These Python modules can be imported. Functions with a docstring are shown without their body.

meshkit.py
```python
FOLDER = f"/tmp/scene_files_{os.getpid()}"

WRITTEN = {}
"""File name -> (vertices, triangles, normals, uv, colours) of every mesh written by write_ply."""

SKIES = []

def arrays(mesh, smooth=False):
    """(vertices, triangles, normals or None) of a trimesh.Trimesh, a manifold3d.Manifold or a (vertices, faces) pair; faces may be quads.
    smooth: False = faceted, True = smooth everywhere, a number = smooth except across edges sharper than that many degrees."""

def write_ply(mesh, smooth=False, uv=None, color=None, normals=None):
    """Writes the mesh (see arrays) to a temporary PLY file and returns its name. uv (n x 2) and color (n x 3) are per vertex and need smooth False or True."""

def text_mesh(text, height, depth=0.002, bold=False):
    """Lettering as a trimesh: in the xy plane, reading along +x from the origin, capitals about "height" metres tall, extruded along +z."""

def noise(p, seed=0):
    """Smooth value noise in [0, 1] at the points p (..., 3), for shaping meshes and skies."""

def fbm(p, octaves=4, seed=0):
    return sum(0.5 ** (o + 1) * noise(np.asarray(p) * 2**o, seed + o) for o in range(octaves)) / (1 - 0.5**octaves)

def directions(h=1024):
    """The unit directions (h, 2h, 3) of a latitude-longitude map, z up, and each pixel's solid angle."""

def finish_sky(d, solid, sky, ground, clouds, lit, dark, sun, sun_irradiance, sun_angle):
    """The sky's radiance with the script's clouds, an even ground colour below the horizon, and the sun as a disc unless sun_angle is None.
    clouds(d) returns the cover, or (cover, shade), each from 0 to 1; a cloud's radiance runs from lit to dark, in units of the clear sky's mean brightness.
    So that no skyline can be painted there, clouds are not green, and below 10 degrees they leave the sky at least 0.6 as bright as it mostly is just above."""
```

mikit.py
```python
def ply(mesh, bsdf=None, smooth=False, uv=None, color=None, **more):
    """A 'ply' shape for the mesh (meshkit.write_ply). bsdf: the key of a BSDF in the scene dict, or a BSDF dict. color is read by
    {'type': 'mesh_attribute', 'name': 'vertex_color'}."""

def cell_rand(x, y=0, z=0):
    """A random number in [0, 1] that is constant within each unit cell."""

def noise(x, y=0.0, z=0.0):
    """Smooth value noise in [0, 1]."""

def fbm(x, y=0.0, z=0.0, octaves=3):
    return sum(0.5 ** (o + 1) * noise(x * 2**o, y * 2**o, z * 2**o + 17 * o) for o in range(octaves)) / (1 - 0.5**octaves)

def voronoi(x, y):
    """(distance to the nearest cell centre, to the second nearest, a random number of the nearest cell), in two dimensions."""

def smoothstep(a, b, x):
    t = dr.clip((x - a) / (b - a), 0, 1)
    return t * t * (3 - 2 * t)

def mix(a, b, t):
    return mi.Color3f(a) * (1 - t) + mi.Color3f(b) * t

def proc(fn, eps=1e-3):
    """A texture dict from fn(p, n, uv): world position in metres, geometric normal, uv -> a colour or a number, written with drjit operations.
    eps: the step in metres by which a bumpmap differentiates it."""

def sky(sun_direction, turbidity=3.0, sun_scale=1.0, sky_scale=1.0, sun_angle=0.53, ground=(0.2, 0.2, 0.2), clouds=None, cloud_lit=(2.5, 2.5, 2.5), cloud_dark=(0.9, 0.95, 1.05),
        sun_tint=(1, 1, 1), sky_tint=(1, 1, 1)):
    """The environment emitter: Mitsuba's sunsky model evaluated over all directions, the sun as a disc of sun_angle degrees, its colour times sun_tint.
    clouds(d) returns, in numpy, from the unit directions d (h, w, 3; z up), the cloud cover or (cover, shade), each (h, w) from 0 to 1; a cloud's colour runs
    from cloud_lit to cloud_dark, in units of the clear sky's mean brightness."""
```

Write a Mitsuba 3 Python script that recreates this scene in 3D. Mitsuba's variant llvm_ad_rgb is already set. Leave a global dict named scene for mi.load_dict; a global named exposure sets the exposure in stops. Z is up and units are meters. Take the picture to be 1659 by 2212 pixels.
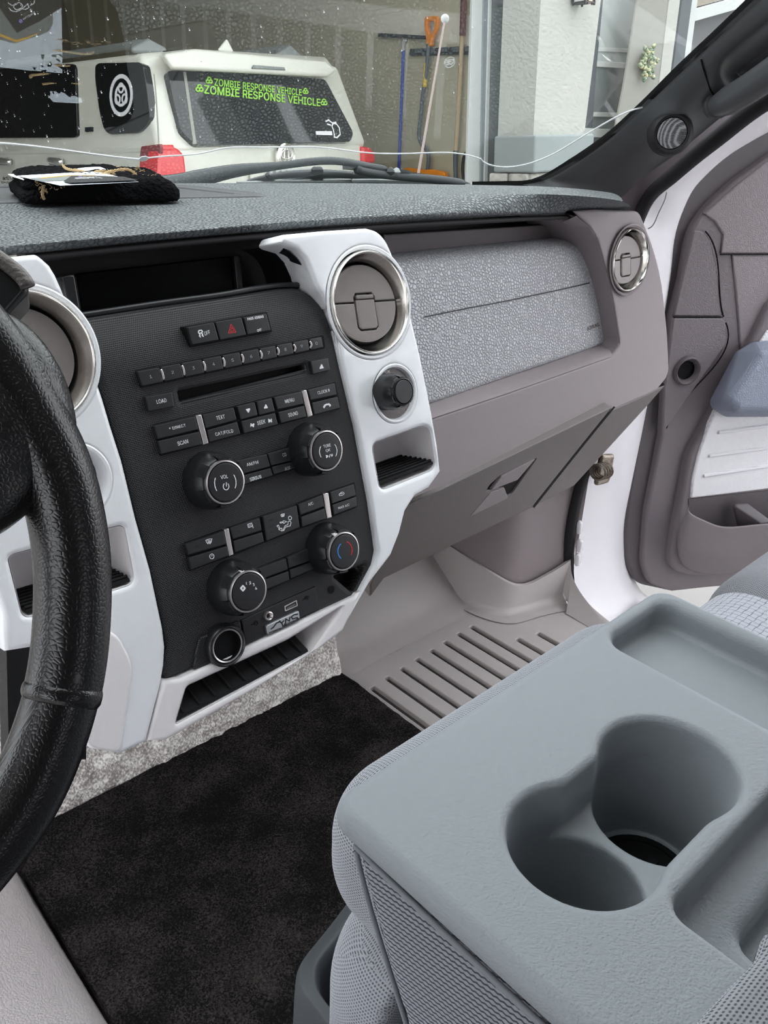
import math, random
import numpy as np, trimesh, manifold3d as m3, drjit as dr, mitsuba as mi, mikit, meshkit
from scipy.interpolate import CubicSpline, PchipInterpolator
from shapely.geometry import Polygon
from mikit import proc, noise, fbm, voronoi, smoothstep, mix, cell_rand
random.seed(7); rng = np.random.default_rng(7)
T = mi.ScalarTransform4f
scene, labels = {}, {}
# ---------------------------------------------------------------- camera, sky, exposure
F, CX, CY = 1846.5, 829.5, 1106.0            # focal length and centre in pixels of the 1659 x 2212 frame
R = np.array([[0.72946, -0.28768, 0.62058], [-0.68294, -0.35742, 0.63706], [0.03854, -0.88853, -0.45720]])  # rows: truck x, y, z in camera axes
OFF = np.array([0.0, 0.0, 1.9])              # where the camera stands in the world
scene['camera'] = {'type': 'perspective', 'fov': 2 * math.degrees(math.atan(829.5 / F)), 'fov_axis': 'x', 'near_clip': 0.02,
    'to_world': T().look_at(origin=OFF.tolist(), target=(OFF + R @ [0, 0, 1]).tolist(), up=(R @ [0, -1, 0]).tolist())}
def overcast(d):
    n = meshkit.fbm(d * np.array([3., 3., 5.]) + 4, 3)
    return np.ones(d.shape[:2]), np.clip(0.9 - 1.1 * n, 0, 1)
scene['sky'] = mikit.sky((0.35, -0.45, 0.8), turbidity=4, sun_scale=0.0, sky_scale=1.0, ground=(0.42, 0.41, 0.40), clouds=overcast,
    cloud_lit=(1.75, 1.8, 1.88), cloud_dark=(1.15, 1.2, 1.3))
exposure = 4.0
# ---------------------------------------------------------------- pixels, planes, meshes
def nrm(v): return np.asarray(v, float) / np.linalg.norm(v)
def ray(px, py): return nrm(R @ np.array([px - CX, py - CY, F]))
def atx(px, py, x): r = ray(px, py); return r * (x / r[0])
def aty(px, py, y): r = ray(px, py); return r * (y / r[1])
def atz(px, py, z): r = ray(px, py); return r * (z / r[2])
class Plane:
    def __init__(s, o, n, u=(1, 0, 0)):
        s.o, s.n = np.asarray(o, float), nrm(n); u = np.asarray(u, float)
        s.u = nrm(u - s.n * (u @ s.n)); s.v = np.cross(s.n, s.u)
    def uv(s, px, py, w=0.):
        r = ray(px, py); o = s.o + s.n * w; p = r * ((o @ s.n) / (r @ s.n)) - s.o
        return np.array([p @ s.u, p @ s.v])
    def uvs(s, pts, w=0.): return np.array([s.uv(*p, w) for p in pts])
    def xyz(s, u, v, w=0.): return s.o + s.u * u + s.v * v + s.n * w
    def pt(s, px, py, w=0.): return s.xyz(*s.uv(px, py, w), w)
    def map(s, V): V = np.asarray(V); return s.o + V[:, :1] * s.u + V[:, 1:2] * s.v + V[:, 2:3] * s.n
    def mesh(s, m): return trimesh.Trimesh(s.map(m.vertices), m.faces, process=False)
def fillet(P, r, n=5):
    P = np.asarray(P, float); out = []
    if not r: return P
    N = len(P); rr = r if hasattr(r, '__len__') else [r] * N
    for i in range(N):
        a, b, c = P[i - 1], P[i], P[(i + 1) % N]; d0, d1 = a - b, c - b; l0, l1 = np.linalg.norm(d0), np.linalg.norm(d1)
        t = min(rr[i] , 0.45 * l0, 0.45 * l1)
        if t < 1e-5: out.append(b); continue
        p0, p1 = b + d0 / l0 * t, b + d1 / l1 * t
        for k in np.linspace(0, 1, n): out.append((1 - k) ** 2 * p0 + 2 * k * (1 - k) * b + k * k * p1)
    return np.array(out)
def ccw(P, pos=True):
    P = np.asarray(P); a = np.sum(P[:, 0] * np.roll(P[:, 1], -1) - P[:, 1] * np.roll(P[:, 0], -1))
    return P if (a > 0) == pos else P[::-1]
def inset(P, b):
    d = np.roll(P, -1, 0) - P; d /= np.maximum(np.linalg.norm(d, axis=1, keepdims=True), 1e-9)
    n = np.stack([-d[:, 1], d[:, 0]], 1); m = n + np.roll(n, 1, 0)
    m /= np.maximum(np.linalg.norm(m, axis=1, keepdims=True), 1e-9); c = np.maximum((m * n).sum(1), 0.5)
    return P + m * (b / c)[:, None]
def rings_of(g):
    gs = [q for q in getattr(g, 'geoms', [g]) if q.area > 1e-10]
    return [np.array(r.coords)[:-1] for q in gs for r in [ccw_ring(q.exterior, True)] + [ccw_ring(i, False) for i in q.interiors]]
def ccw_ring(r, pos): return r if r.is_ccw == pos else r.reverse()
def prism(rings, d, b=0., holes=(), w=0., steps=3, dome=0.):
    """Extruded outline with a rounded front edge; front at w, back at w - d. rings, holes in plane coordinates."""
    P = Polygon(rings).buffer(0)
    for h in holes: P = P.difference(Polygon(h).buffer(0))
    prof = [(0., 0.)] if not b else [(b * (1 - math.cos(a)), b * (1 - math.sin(a))) for a in np.linspace(0, math.pi / 2, steps + 1)]
    V, Fc, at = [], [], 0
    def put(xy, z, f):
        nonlocal at
        V.append(np.c_[xy, z]); Fc.append(np.asarray(f, int).reshape(-1, 3) + at); at += len(xy)
    L0 = rings_of(P); zb = w - d
    for r in L0:
        n = len(r); j = np.arange(n); k = (j + 1) % n
        put(np.vstack([r, r]), np.r_[np.full(n, zb), np.full(n, w - prof[0][1])], np.vstack([np.c_[j, k, n + k], np.c_[j, n + k, n + j]]))
    t = np.array(m3.triangulate([r.astype(float) for r in L0])); A = np.vstack(L0); put(A, np.full(len(A), zb), t[:, ::-1])
    cur, zc = P, w - prof[0][1]
    for ins, dep in prof[1:]:
        nx = P.buffer(-ins, join_style=2, mitre_limit=2.0)
        if nx.is_empty: break
        La, Lb = rings_of(cur), rings_of(nx); zn = w - dep
        band = La + [r[::-1] for r in Lb]; t = np.array(m3.triangulate([r.astype(float) for r in band]))
        if len(t): A = np.vstack(band); put(A, np.r_[np.full(sum(map(len, La)), zc), np.full(sum(map(len, Lb)), zn)], t)
        cur, zc = nx, zn
    L = rings_of(cur); A = np.vstack(L); t = np.array(m3.triangulate([r.astype(float) for r in L])); put(A, np.full(len(A), zc), t)
    m = trimesh.Trimesh(np.concatenate(V), np.concatenate(Fc), process=False); m.merge_vertices(digits_vertex=7); return m
def slab(pl, pts, d, b=0.001, r=0., holes=(), w=0., hr=0., steps=3):
    P = fillet(pl.uvs(pts, w), r)
    return pl.mesh(prism(P, d, b, [fillet(pl.uvs(h, w), hr) if not isinstance(h, np.ndarray) else h for h in holes], w, steps))
def circ(c, r, n=48, ry=None):
    a = np.arange(n) * 2 * math.pi / n; return np.c_[c[0] + r * np.cos(a), c[1] + (ry or r) * np.sin(a)]
def lathe(prof, n=48, a0=0., a1=2 * math.pi):
    """prof: (radius, height) list, from the back outwards to the front; axis +z."""
    full = abs(a1 - a0 - 2 * math.pi) < 1e-6; m = n if full else n + 1
    a = a0 + (a1 - a0) * np.arange(m) / n; p = np.asarray(prof, float)
    V = np.stack([p[:, None, 0] * np.cos(a), p[:, None, 0] * np.sin(a), np.repeat(p[:, 1:2], m, 1)], -1).reshape(-1, 3)
    i, j = np.meshgrid(np.arange(len(p) - 1), np.arange(n), indexing='ij'); k = (j + 1) % m
    q = [i * m + j, i * m + k, (i + 1) * m + k, (i + 1) * m + j]; q = [x.ravel() for x in q]
    return trimesh.Trimesh(V, np.vstack([np.c_[q[0], q[1], q[2]], np.c_[q[0], q[2], q[3]]]), process=False)
def on(pl, c, m, w=0.):
    V = np.array(m.vertices) + [c[0], c[1], w]; return trimesh.Trimesh(pl.map(V), m.faces, process=False)
def smooth_path(P, n):
    P = np.asarray(P, float); t = np.r_[0, np.cumsum(np.linalg.norm(np.diff(P, axis=0), axis=1))]
    return CubicSpline(t, P)(np.linspace(0, t[-1], n)) if len(P) > 2 else P[0] + (P[-1] - P[0]) * np.linspace(0, 1, n)[:, None]
def tube(P, r, n=0, sides=10, caps=True):
    P = smooth_path(P, n) if n else np.asarray(P, float); N = len(P)
    rad = np.interp(np.linspace(0, 1, N), np.linspace(0, 1, len(r)), r) if hasattr(r, '__len__') else np.full(N, r)
    t = np.gradient(P, axis=0); t /= np.linalg.norm(t, axis=1, keepdims=True)
    a = np.cross(t[0], [0.3, 0.2, 0.93]); a /= np.linalg.norm(a); A = []
    for k in range(N):
        a = a - t[k] * (a @ t[k]); a /= np.linalg.norm(a); A.append(a)
    A = np.array(A); B = np.cross(t, A); g = np.arange(sides) * 2 * math.pi / sides
    V = P[:, None] + rad[:, None, None] * (np.cos(g)[None, :, None] * A[:, None] + np.sin(g)[None, :, None] * B[:, None])
    i, j = np.meshgrid(np.arange(N - 1), np.arange(sides), indexing='ij'); i, j = i.ravel(), j.ravel(); k = (j + 1) % sides
    f = [np.c_[i * sides + j, i * sides + k, (i + 1) * sides + k], np.c_[i * sides + j, (i + 1) * sides + k, (i + 1) * sides + j]]
    V = V.reshape(-1, 3)
    if caps:
        V = np.vstack([V, P[:1], P[-1:]]); q = np.arange(sides); q1 = (q + 1) % sides
        f += [np.c_[np.full(sides, len(V) - 2), q1, q], np.c_[np.full(sides, len(V) - 1), (N - 1) * sides + q, (N - 1) * sides + q1]]
    return trimesh.Trimesh(V, np.vstack(f), process=False)
def resample(P, n):
    P = np.asarray(P, float); t = np.r_[0, np.cumsum(np.linalg.norm(np.diff(P, axis=0), axis=1))]
    return PchipInterpolator(t / t[-1], P)(np.linspace(0, 1, n))
def sheet(rows, nu=40, nv=20, match=False, spline=True):
    """A surface through rows of points; match: the rows already correspond point by point."""
    if match: A = np.array([CubicSpline(np.arange(len(r)), np.asarray(r, float))(np.linspace(0, len(r) - 1, nu)) for r in rows])
    else: A = np.array([resample(r, nu) for r in rows])
    s = np.arange(len(rows)) / (len(rows) - 1.); tv = np.linspace(0, 1, nv)
    G = PchipInterpolator(s, A, axis=0)(tv) if spline and len(rows) > 2 else np.array([[np.interp(tv, s, A[:, i, k]) for k in range(3)] for i in range(nu)]).transpose(2, 0, 1)
    return gridmesh(G)
def gridmesh(G):
    nv, nu = G.shape[:2]; i, j = np.meshgrid(np.arange(nv - 1), np.arange(nu - 1), indexing='ij'); i, j = i.ravel(), j.ravel()
    a, b, c, d = i * nu + j, i * nu + j + 1, (i + 1) * nu + j + 1, (i + 1) * nu + j
    return trimesh.Trimesh(G.reshape(-1, 3), np.vstack([np.c_[a, b, c], np.c_[a, c, d]]), process=False)
def hull(pts): return trimesh.convex.convex_hull(np.asarray(pts, float))
def rhull(pts, r, n=12):
    s = m3.Manifold.sphere(r, n); return man(m3.Manifold.batch_hull([s.translate(list(map(float, p))) for p in pts]))
def man(m): q = m.to_mesh(); return trimesh.Trimesh(q.vert_properties[:, :3], q.tri_verts, process=False)
def join(*ms): return trimesh.util.concatenate(list(ms))
def box(lo, hi, r=0.):
    lo, hi = np.asarray(lo, float), np.asarray(hi, float)
    C = np.array([[x, y, z] for x in (lo[0] + r, hi[0] - r) for y in (lo[1] + r, hi[1] - r) for z in (lo[2] + r, hi[2] - r)])
    return rhull(C, r) if r else hull(C)
# signed distances -> smooth surface (surface nets)
def smin(a, b, k): h = np.clip(0.5 + 0.5 * (b - a) / k, 0, 1); return b * (1 - h) + a * h - k * h * (1 - h)
def smax(a, b, k): return -smin(-a, -b, k)
def rb2(x, y, x0, x1, y0, y1, r):
    qx, qy = np.abs(x - (x0 + x1) / 2) - (x1 - x0) / 2 + r, np.abs(y - (y0 + y1) / 2) - (y1 - y0) / 2 + r
    return np.hypot(np.maximum(qx, 0), np.maximum(qy, 0)) + np.minimum(np.maximum(qx, qy), 0) - r
def ext(d, z, z0, z1, r):
    q = np.abs(z - (z0 + z1) / 2) - (z1 - z0) / 2 + r; e = d + r
    return np.minimum(np.maximum(e, q), 0) + np.hypot(np.maximum(e, 0), np.maximum(q, 0)) - r
def rb3(x, y, z, lo, hi, r):
    q = [np.abs(c - (a + b) / 2) - (b - a) / 2 + r for c, a, b in zip((x, y, z), lo, hi)]
    return np.sqrt(sum(np.maximum(e, 0) ** 2 for e in q)) + np.minimum(np.maximum(np.maximum(q[0], q[1]), q[2]), 0) - r
def nets(fn, lo, hi, h):
    lo, hi = np.asarray(lo, float), np.asarray(hi, float); n = np.ceil((hi - lo) / h).astype(int) + 1
    ax = [lo[k] + h * np.arange(n[k]) for k in range(3)]; X, Y, Z = np.meshgrid(*ax, indexing='ij'); D = fn(X, Y, Z)
    S = D < 0; nc = n - 1
    acc = np.zeros((*nc, 3)); cnt = np.zeros(nc)
    for k in range(3):
        o = [q for q in range(3) if q != k]
        sl0 = [slice(None)] * 3; sl1 = [slice(None)] * 3; sl0[k] = slice(0, -1); sl1[k] = slice(1, None)
        a, b = D[tuple(sl0)], D[tuple(sl1)]; cr = (a < 0) != (b < 0)
        t = np.where(cr, a / np.where(cr, a - b, 1), 0)
        for i in (0, 1):
            for j in (0, 1):
                s = [slice(None)] * 3; s[o[0]] = slice(i, nc[o[0]] + i); s[o[1]] = slice(j, nc[o[1]] + j)
                c, tt = cr[tuple(s)], t[tuple(s)]; cnt += c
                acc[..., k] += c * tt; acc[..., o[0]] += c * i; acc[..., o[1]] += c * j
    on_ = cnt > 0; idx = -np.ones(nc, int); idx[on_] = np.arange(on_.sum())
    I = np.argwhere(on_); V = lo + h * (I + acc[on_] / cnt[on_][:, None]); Fc = []
    for k in range(3):
        o = [(k + 1) % 3, (k + 2) % 3]
        sl0 = [slice(1, -1)] * 3; sl1 = [slice(1, -1)] * 3; sl0[k] = slice(0, -1); sl1[k] = slice(1, None)
        a, b = S[tuple(sl0)], S[tuple(sl1)]; E = np.argwhere(a != b); sg = a[tuple(E.T)]
        for q in o: E[:, q] += 1
        def at(d0, d1): J = E.copy(); J[:, o[0]] -= d0; J[:, o[1]] -= d1; return idx[tuple(J.T)]
        q = np.c_[at(1, 1), at(0, 1), at(0, 0), at(1, 0)]; q[~sg] = q[~sg][:, ::-1]
        Fc += [q[:, [0, 1, 2]], q[:, [0, 2, 3]]]
    for _ in range(2):                                   # pull the vertices onto the surface
        e = h * 0.3; d = fn(*V.T); g = np.stack([fn(*(V + e * np.eye(3)[k]).T) - d for k in range(3)], 1) / e
        V = V - np.clip(d, -h, h)[:, None] * g / np.maximum((g * g).sum(1), 0.3)[:, None]
    return trimesh.Trimesh(V, np.vstack(Fc), process=False)
# ---------------------------------------------------------------- materials
def lin(*c): return [((x / 255 + 0.055) / 1.055) ** 2.4 if x > 10 else x / 255 / 12.92 for x in c]
def pr(name, rgb, rough=0.5, spec=0.5, bump=None, scale=1., tex=None, **k):
    b = {'type': 'principled', 'base_color': tex or {'type': 'rgb', 'value': lin(*rgb)}, 'roughness': rough, 'specular': spec, **k}
    if bump: b = {'type': 'bumpmap', 'arbitrary': bump, 'scale': scale, 'bsdf': b}
    scene['mat_' + name] = {'type': 'twosided', 'bsdf': b}
LF = {}
def leather(s, amp=1.):
    def f(p, n, uv):
        a = abs(n.x); w = dr.select(abs(n.z) > 0.6, 1.0, 0.0)
        x = dr.select(a > 0.7, p.y, p.x) * s; y = dr.select(w > 0.5, p.y, p.z) * s
        d1, d2, _ = voronoi(x + 0.6 * noise(x * 0.5, y * 0.5), y)
        return smoothstep(0.02, 0.45, d2 - d1) * amp
    LF[s] = f
    return proc(f, 2e-4)
def fine(s): return proc(lambda p, n, uv: fbm(p.x * s, p.y * s, p.z * s, 2), 2e-4)
GR = leather(300)
pr('dash_mid', (138, 129, 131), 0.55, 0.4, fine(900), 0.0004)
pr('dash_low', (106, 99, 97), 0.5, 0.5, fine(700), 0.0007)
def grain_tex(s, dark, light):
    f0 = LF[s]
    return proc(lambda p, n, uv: mix(dark, light, f0(p, n, uv)))
pr('dash_top', None, 0.42, 0.6, leather(210), 0.0016, grain_tex(210, lin(78, 82, 84), lin(112, 116, 118)))
pr('airbag', None, 0.45, 0.5, leather(230), 0.0012, grain_tex(230, lin(164, 164, 168), lin(194, 194, 198)))
pr('black', (15, 15, 16), 0.5, 0.4)
pr('void', (9, 9, 10), 0.7, 0.2)
pr('screen', (4, 4, 5), 0.3, 0.08)
pr('shelf', (112, 104, 107), 0.6, 0.3)
pr('white_trim', (226, 227, 230), 0.22, 0.5, clearcoat=0.6, clearcoat_gloss=0.9)
pr('white_matte', (222, 218, 219), 0.35, 0.4)
pr('body_white', (226, 226, 230), 0.25, 0.5, clearcoat=0.5, clearcoat_gloss=0.9)
pr('jamb_white', (214, 211, 214), 0.35, 0.5)
scene['mat_chrome'] = {'type': 'twosided', 'bsdf': {'type': 'roughconductor', 'material': 'Ag', 'alpha': 0.04, 'specular_reflectance': {'type': 'rgb', 'value': [1.0, 1.0, 1.0]}}}
pr('satin_chrome', (205, 198, 196), 0.28, 0.5, metallic=0.85)
pr('badge', (190, 192, 195), 0.3, 0.5, metallic=0.7)
pr('vent_gray', (128, 120, 118), 0.42, 0.5, metallic=0.25)
pr('button', (31, 31, 33), 0.42, 0.5)
pr('knob', (24, 25, 27), 0.3, 0.5)
pr('knob_face', (34, 33, 36), 0.42, 0.4)
pr('print_white', (225, 225, 228), 0.6, 0.2)
pr('print_gray', (150, 150, 154), 0.6, 0.2)
pr('print_dark', (30, 30, 32), 0.6, 0.2)
pr('print_red', (205, 50, 50), 0.6, 0.2)
pr('print_blue', (60, 140, 220), 0.6, 0.2)
def weave(p, n, uv):      # small staggered dimples of the centre panel
    u, v = p.x * 560., p.z * 700.
    r = dr.floor(v); fu = u + 0.5 * (r - 2 * dr.floor(r * 0.5)); fu = fu - dr.floor(fu) - 0.5; fv = v - r - 0.5
    return smoothstep(0.5, 0.1, dr.sqrt(fu * fu + fv * fv))
pr('panel', None, 0.40, 0.5, proc(weave, 2e-4), 0.0006, proc(lambda p, n, uv: mix(lin(44, 43, 45), lin(10, 10, 11), weave(p, n, uv))))
pr('rubber', (14, 14, 15), 0.75, 0.3)
pr('armrest', (128, 133, 137), 0.5, 0.4, fine(1100), 0.0003)
pr('armrest_dark', (56, 60, 64), 0.5, 0.4)
def houndstooth(p, n, uv):
    a, b = dr.select(abs(n.z) > 0.7, p.x, dr.select(abs(n.x) > 0.7, p.y, p.x)), dr.select(abs(n.z) > 0.7, p.y, p.z)
    u, v = (a + 0.3 * b) * 430., b * 520.; r = dr.floor(v); fu = u + 0.5 * (r - 2 * dr.floor(r * 0.5)); fu = fu - dr.floor(fu) - 0.5; fv = v - r - 0.5
    d = smoothstep(0.44, 0.2, dr.sqrt(fu * fu + 1.6 * fv * fv))
    return mix(lin(140, 141, 146), lin(60, 63, 69), d * (0.75 + 0.25 * noise(a * 500, b * 500)))
pr('fabric', None, 0.85, 0.2, tex=proc(houndstooth), sheen=0.3)
def basket(p, n, uv):
    u, v = p.x * 120., p.y * 120.; i, j = dr.floor(u), dr.floor(v); fu, fv = u - i, v - j
    k = i + j; odd = k - 2 * dr.floor(k * 0.5)
    line = dr.select(odd > 0.5, dr.minimum(fu, 1 - fu), dr.minimum(fv, 1 - fv))
    return mix(lin(168, 170, 177), lin(92, 95, 102), smoothstep(0.16, 0.04, line) * (0.5 + 0.5 * noise(u * 2, v * 2)))
def knit(p, n, uv):
    a, b = dr.select(abs(n.x) > 0.7, p.y, p.x), dr.select(abs(n.z) > 0.7, p.y, p.z)
    v = b * 270. + 0.25 * a * 270.; r = dr.floor(v); u = a * 235. + 0.5 * (r - 2 * dr.floor(r * 0.5)); fu = abs(u - dr.floor(u) - 0.5); fv = v - r
    line = smoothstep(0.30, 0.08, abs(fv - 0.3 - 0.5 * fu))
    return mix(lin(134, 135, 141), lin(56, 57, 64), line)
pr('fabric_knit', None, 0.85, 0.2, tex=proc(knit), sheen=0.3)
pr('fabric_basket', None, 0.85, 0.2, tex=proc(basket), sheen=0.3)
pr('piping', (118, 121, 126), 0.8, 0.2)
def carpet_black(p, n, uv): return mix(lin(18, 17, 17), lin(64, 59, 58), smoothstep(0.35, 0.9, 0.6 * fbm(p.x * 700, p.y * 700, p.z * 700, 2) + 0.4 * fbm(p.x * 24, p.y * 24, p.z * 24, 2)))
pr('carpet_black', None, 0.95, 0.05, tex=proc(carpet_black))
def carpet_tan(p, n, uv): return mix(lin(150, 141, 136), lin(255, 250, 244), smoothstep(0.3, 0.75, 0.65 * fbm(p.x * 520, p.y * 520, p.z * 300, 2) + 0.35 * fbm(p.x * 60, p.y * 60, p.z * 60, 2)))
pr('carpet_tan', None, 0.95, 0.05, tex=proc(carpet_tan))
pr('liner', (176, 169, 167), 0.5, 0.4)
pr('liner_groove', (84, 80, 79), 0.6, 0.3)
pr('kick', (132, 122, 123), 0.5, 0.4)
pr('vinyl', (166, 159, 159), 0.55, 0.4, leather(300), 0.0004)
pr('wheel', (9, 8, 10), 0.27, 0.6, leather(430), 0.00009)
pr('wheel_smooth', (9, 8, 10), 0.25, 0.6, leather(520), 0.00007)
pr('pillar', (66, 67, 69), 0.42, 0.5)
pr('seal', (30, 28, 30), 0.6, 0.3)
pr('strip', (106, 98, 102), 0.5, 0.4)
pr('door_dark', (84, 78, 81), 0.5, 0.4)
pr('door', (116, 108, 111), 0.55, 0.4, GR, 0.0005)
pr('door_light', (134, 125, 128), 0.55, 0.4, GR, 0.0005)
pr('door_pad', (122, 128, 142), 0.5, 0.4, leather(260), 0.0005)
def dots(p, n, uv):
    u, v = (p.x) * 420., p.z * 420.; fu, fv = u - dr.floor(u) - 0.5, v - dr.floor(v) - 0.5
    return mix(lin(226, 224, 226), lin(170, 168, 172), smoothstep(0.35, 0.1, dr.sqrt(fu * fu + fv * fv)))
pr('door_cloth', None, 0.7, 0.3, tex=proc(dots))
def mesh_grille(p, n, uv):
    u, v = (p.y + p.x) * 560., p.z * 700.; fu, fv = u - dr.floor(u) - 0.5, v - dr.floor(v) - 0.5
    return mix(lin(150, 150, 152), lin(24, 24, 26), smoothstep(0.42, 0.3, dr.sqrt(fu * fu + fv * fv)))
pr('grille', None, 0.45, 0.5, tex=proc(mesh_grille))
def rust(p, n, uv): return mix(lin(150, 140, 130), lin(120, 106, 94), smoothstep(0.4, 0.7, fbm(p.x * 160, p.y * 160, p.z * 160)))
pr('steel', None, 0.35, 0.5, tex=proc(rust), metallic=0.7)
def terry(p, n, uv): return fbm(p.x * 420, p.y * 420, p.z * 420, 2)
pr('terry', (17, 17, 18), 0.95, 0.1, proc(terry, 4e-4), 0.004)
pr('twine', (206, 178, 134), 0.9, 0.1)
pr('paper', (206, 214, 222), 0.6, 0.3)
pr('card_black', (24, 24, 26), 0.4, 0.4)
pr('card_yellow', (226, 180, 80), 0.6, 0.2)
pr('lilac', (150, 140, 210), 0.6, 0.2)
scene['mat_windshield'] = {'type': 'thindielectric', 'int_ior': 1.5, 'specular_transmittance': {'type': 'rgb', 'value': [.93, .97, .93]}}
pr('crack', (236, 240, 240), 0.3, 0.5)
pr('suv_white', (206, 205, 194), 0.25, 0.5, clearcoat=0.7, clearcoat_gloss=0.9)
pr('suv_glass', (18, 20, 21), 0.05, 0.6)
pr('suv_side_glass', (16, 18, 18), 0.12, 0.5)
pr('suv_seam', (150, 150, 142), 0.6, 0.2)
pr('tail_red', (205, 24, 30), 0.15, 0.5, clearcoat=1.0, clearcoat_gloss=0.95)
pr('tail_dark', (120, 14, 20), 0.15, 0.5, clearcoat=1.0, clearcoat_gloss=0.95)
pr('rail_gray', (120, 124, 122), 0.4, 0.5)
pr('green', (140, 200, 60), 0.6, 0.2)
def drywall(p, n, uv):      # joint compound: a level seam and upright streaks over the screw lines
    s = p.y * 1.0; z = p.z - 0.0875 * p.y
    c = mix(lin(180, 174, 150), lin(192, 186, 162), fbm(p.y * 2, p.z * 2, 1.))
    k = s / 0.41; f = abs(k - dr.floor(k) - 0.5) * 0.41; cell = dr.floor(k)
    ln = 0.34 + 0.16 * cell_rand(cell, 1); zz = z + 0.3 * cell_rand(cell, 5); q = zz / 1.05; g = abs(q - dr.floor(q) - 0.5) * 1.05
    st = smoothstep(0.05, 0.035, f + 0.008 * noise(z * 9, cell)) * smoothstep(ln, ln - 0.07, g)
    seam = smoothstep(0.11, 0.085, abs(z - 1.76 + 0.03 * (noise(s * 3.) - 0.5)))
    return mix(c, lin(240, 236, 226), dr.maximum(st * (0.35 + 0.65 * cell_rand(cell, 9)), seam) * 0.6)
pr('drywall', None, 0.95, 0.1, tex=proc(drywall))
pr('plaster', (128, 122, 110), 0.95, 0.1)
pr('concrete', (150, 148, 144), 0.9, 0.1)
def stucco(p, n, uv): return fbm(p.x * 60, p.y * 60, p.z * 60, 3)
pr('stucco', (176, 176, 170), 0.9, 0.1, proc(stucco, 2e-3), 0.006)
pr('stucco_gray', (146, 145, 139), 0.9, 0.1, proc(stucco, 2e-3), 0.004)
pr('trim_gray', (124, 130, 132), 0.6, 0.3)
pr('trim_white', (184, 186, 184), 0.6, 0.3)
pr('trim_dark', (84, 88, 92), 0.5, 0.3)
pr('ledge', (142, 148, 148), 0.7, 0.2)
def stone(p, n, uv): return mix(lin(110, 106, 102), lin(206, 202, 194), fbm(p.x * 22, p.y * 22, p.z * 22))
pr('stone', None, 0.9, 0.1, tex=proc(stone))
pr('pane', (120, 126, 126), 0.08, 0.5)
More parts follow.
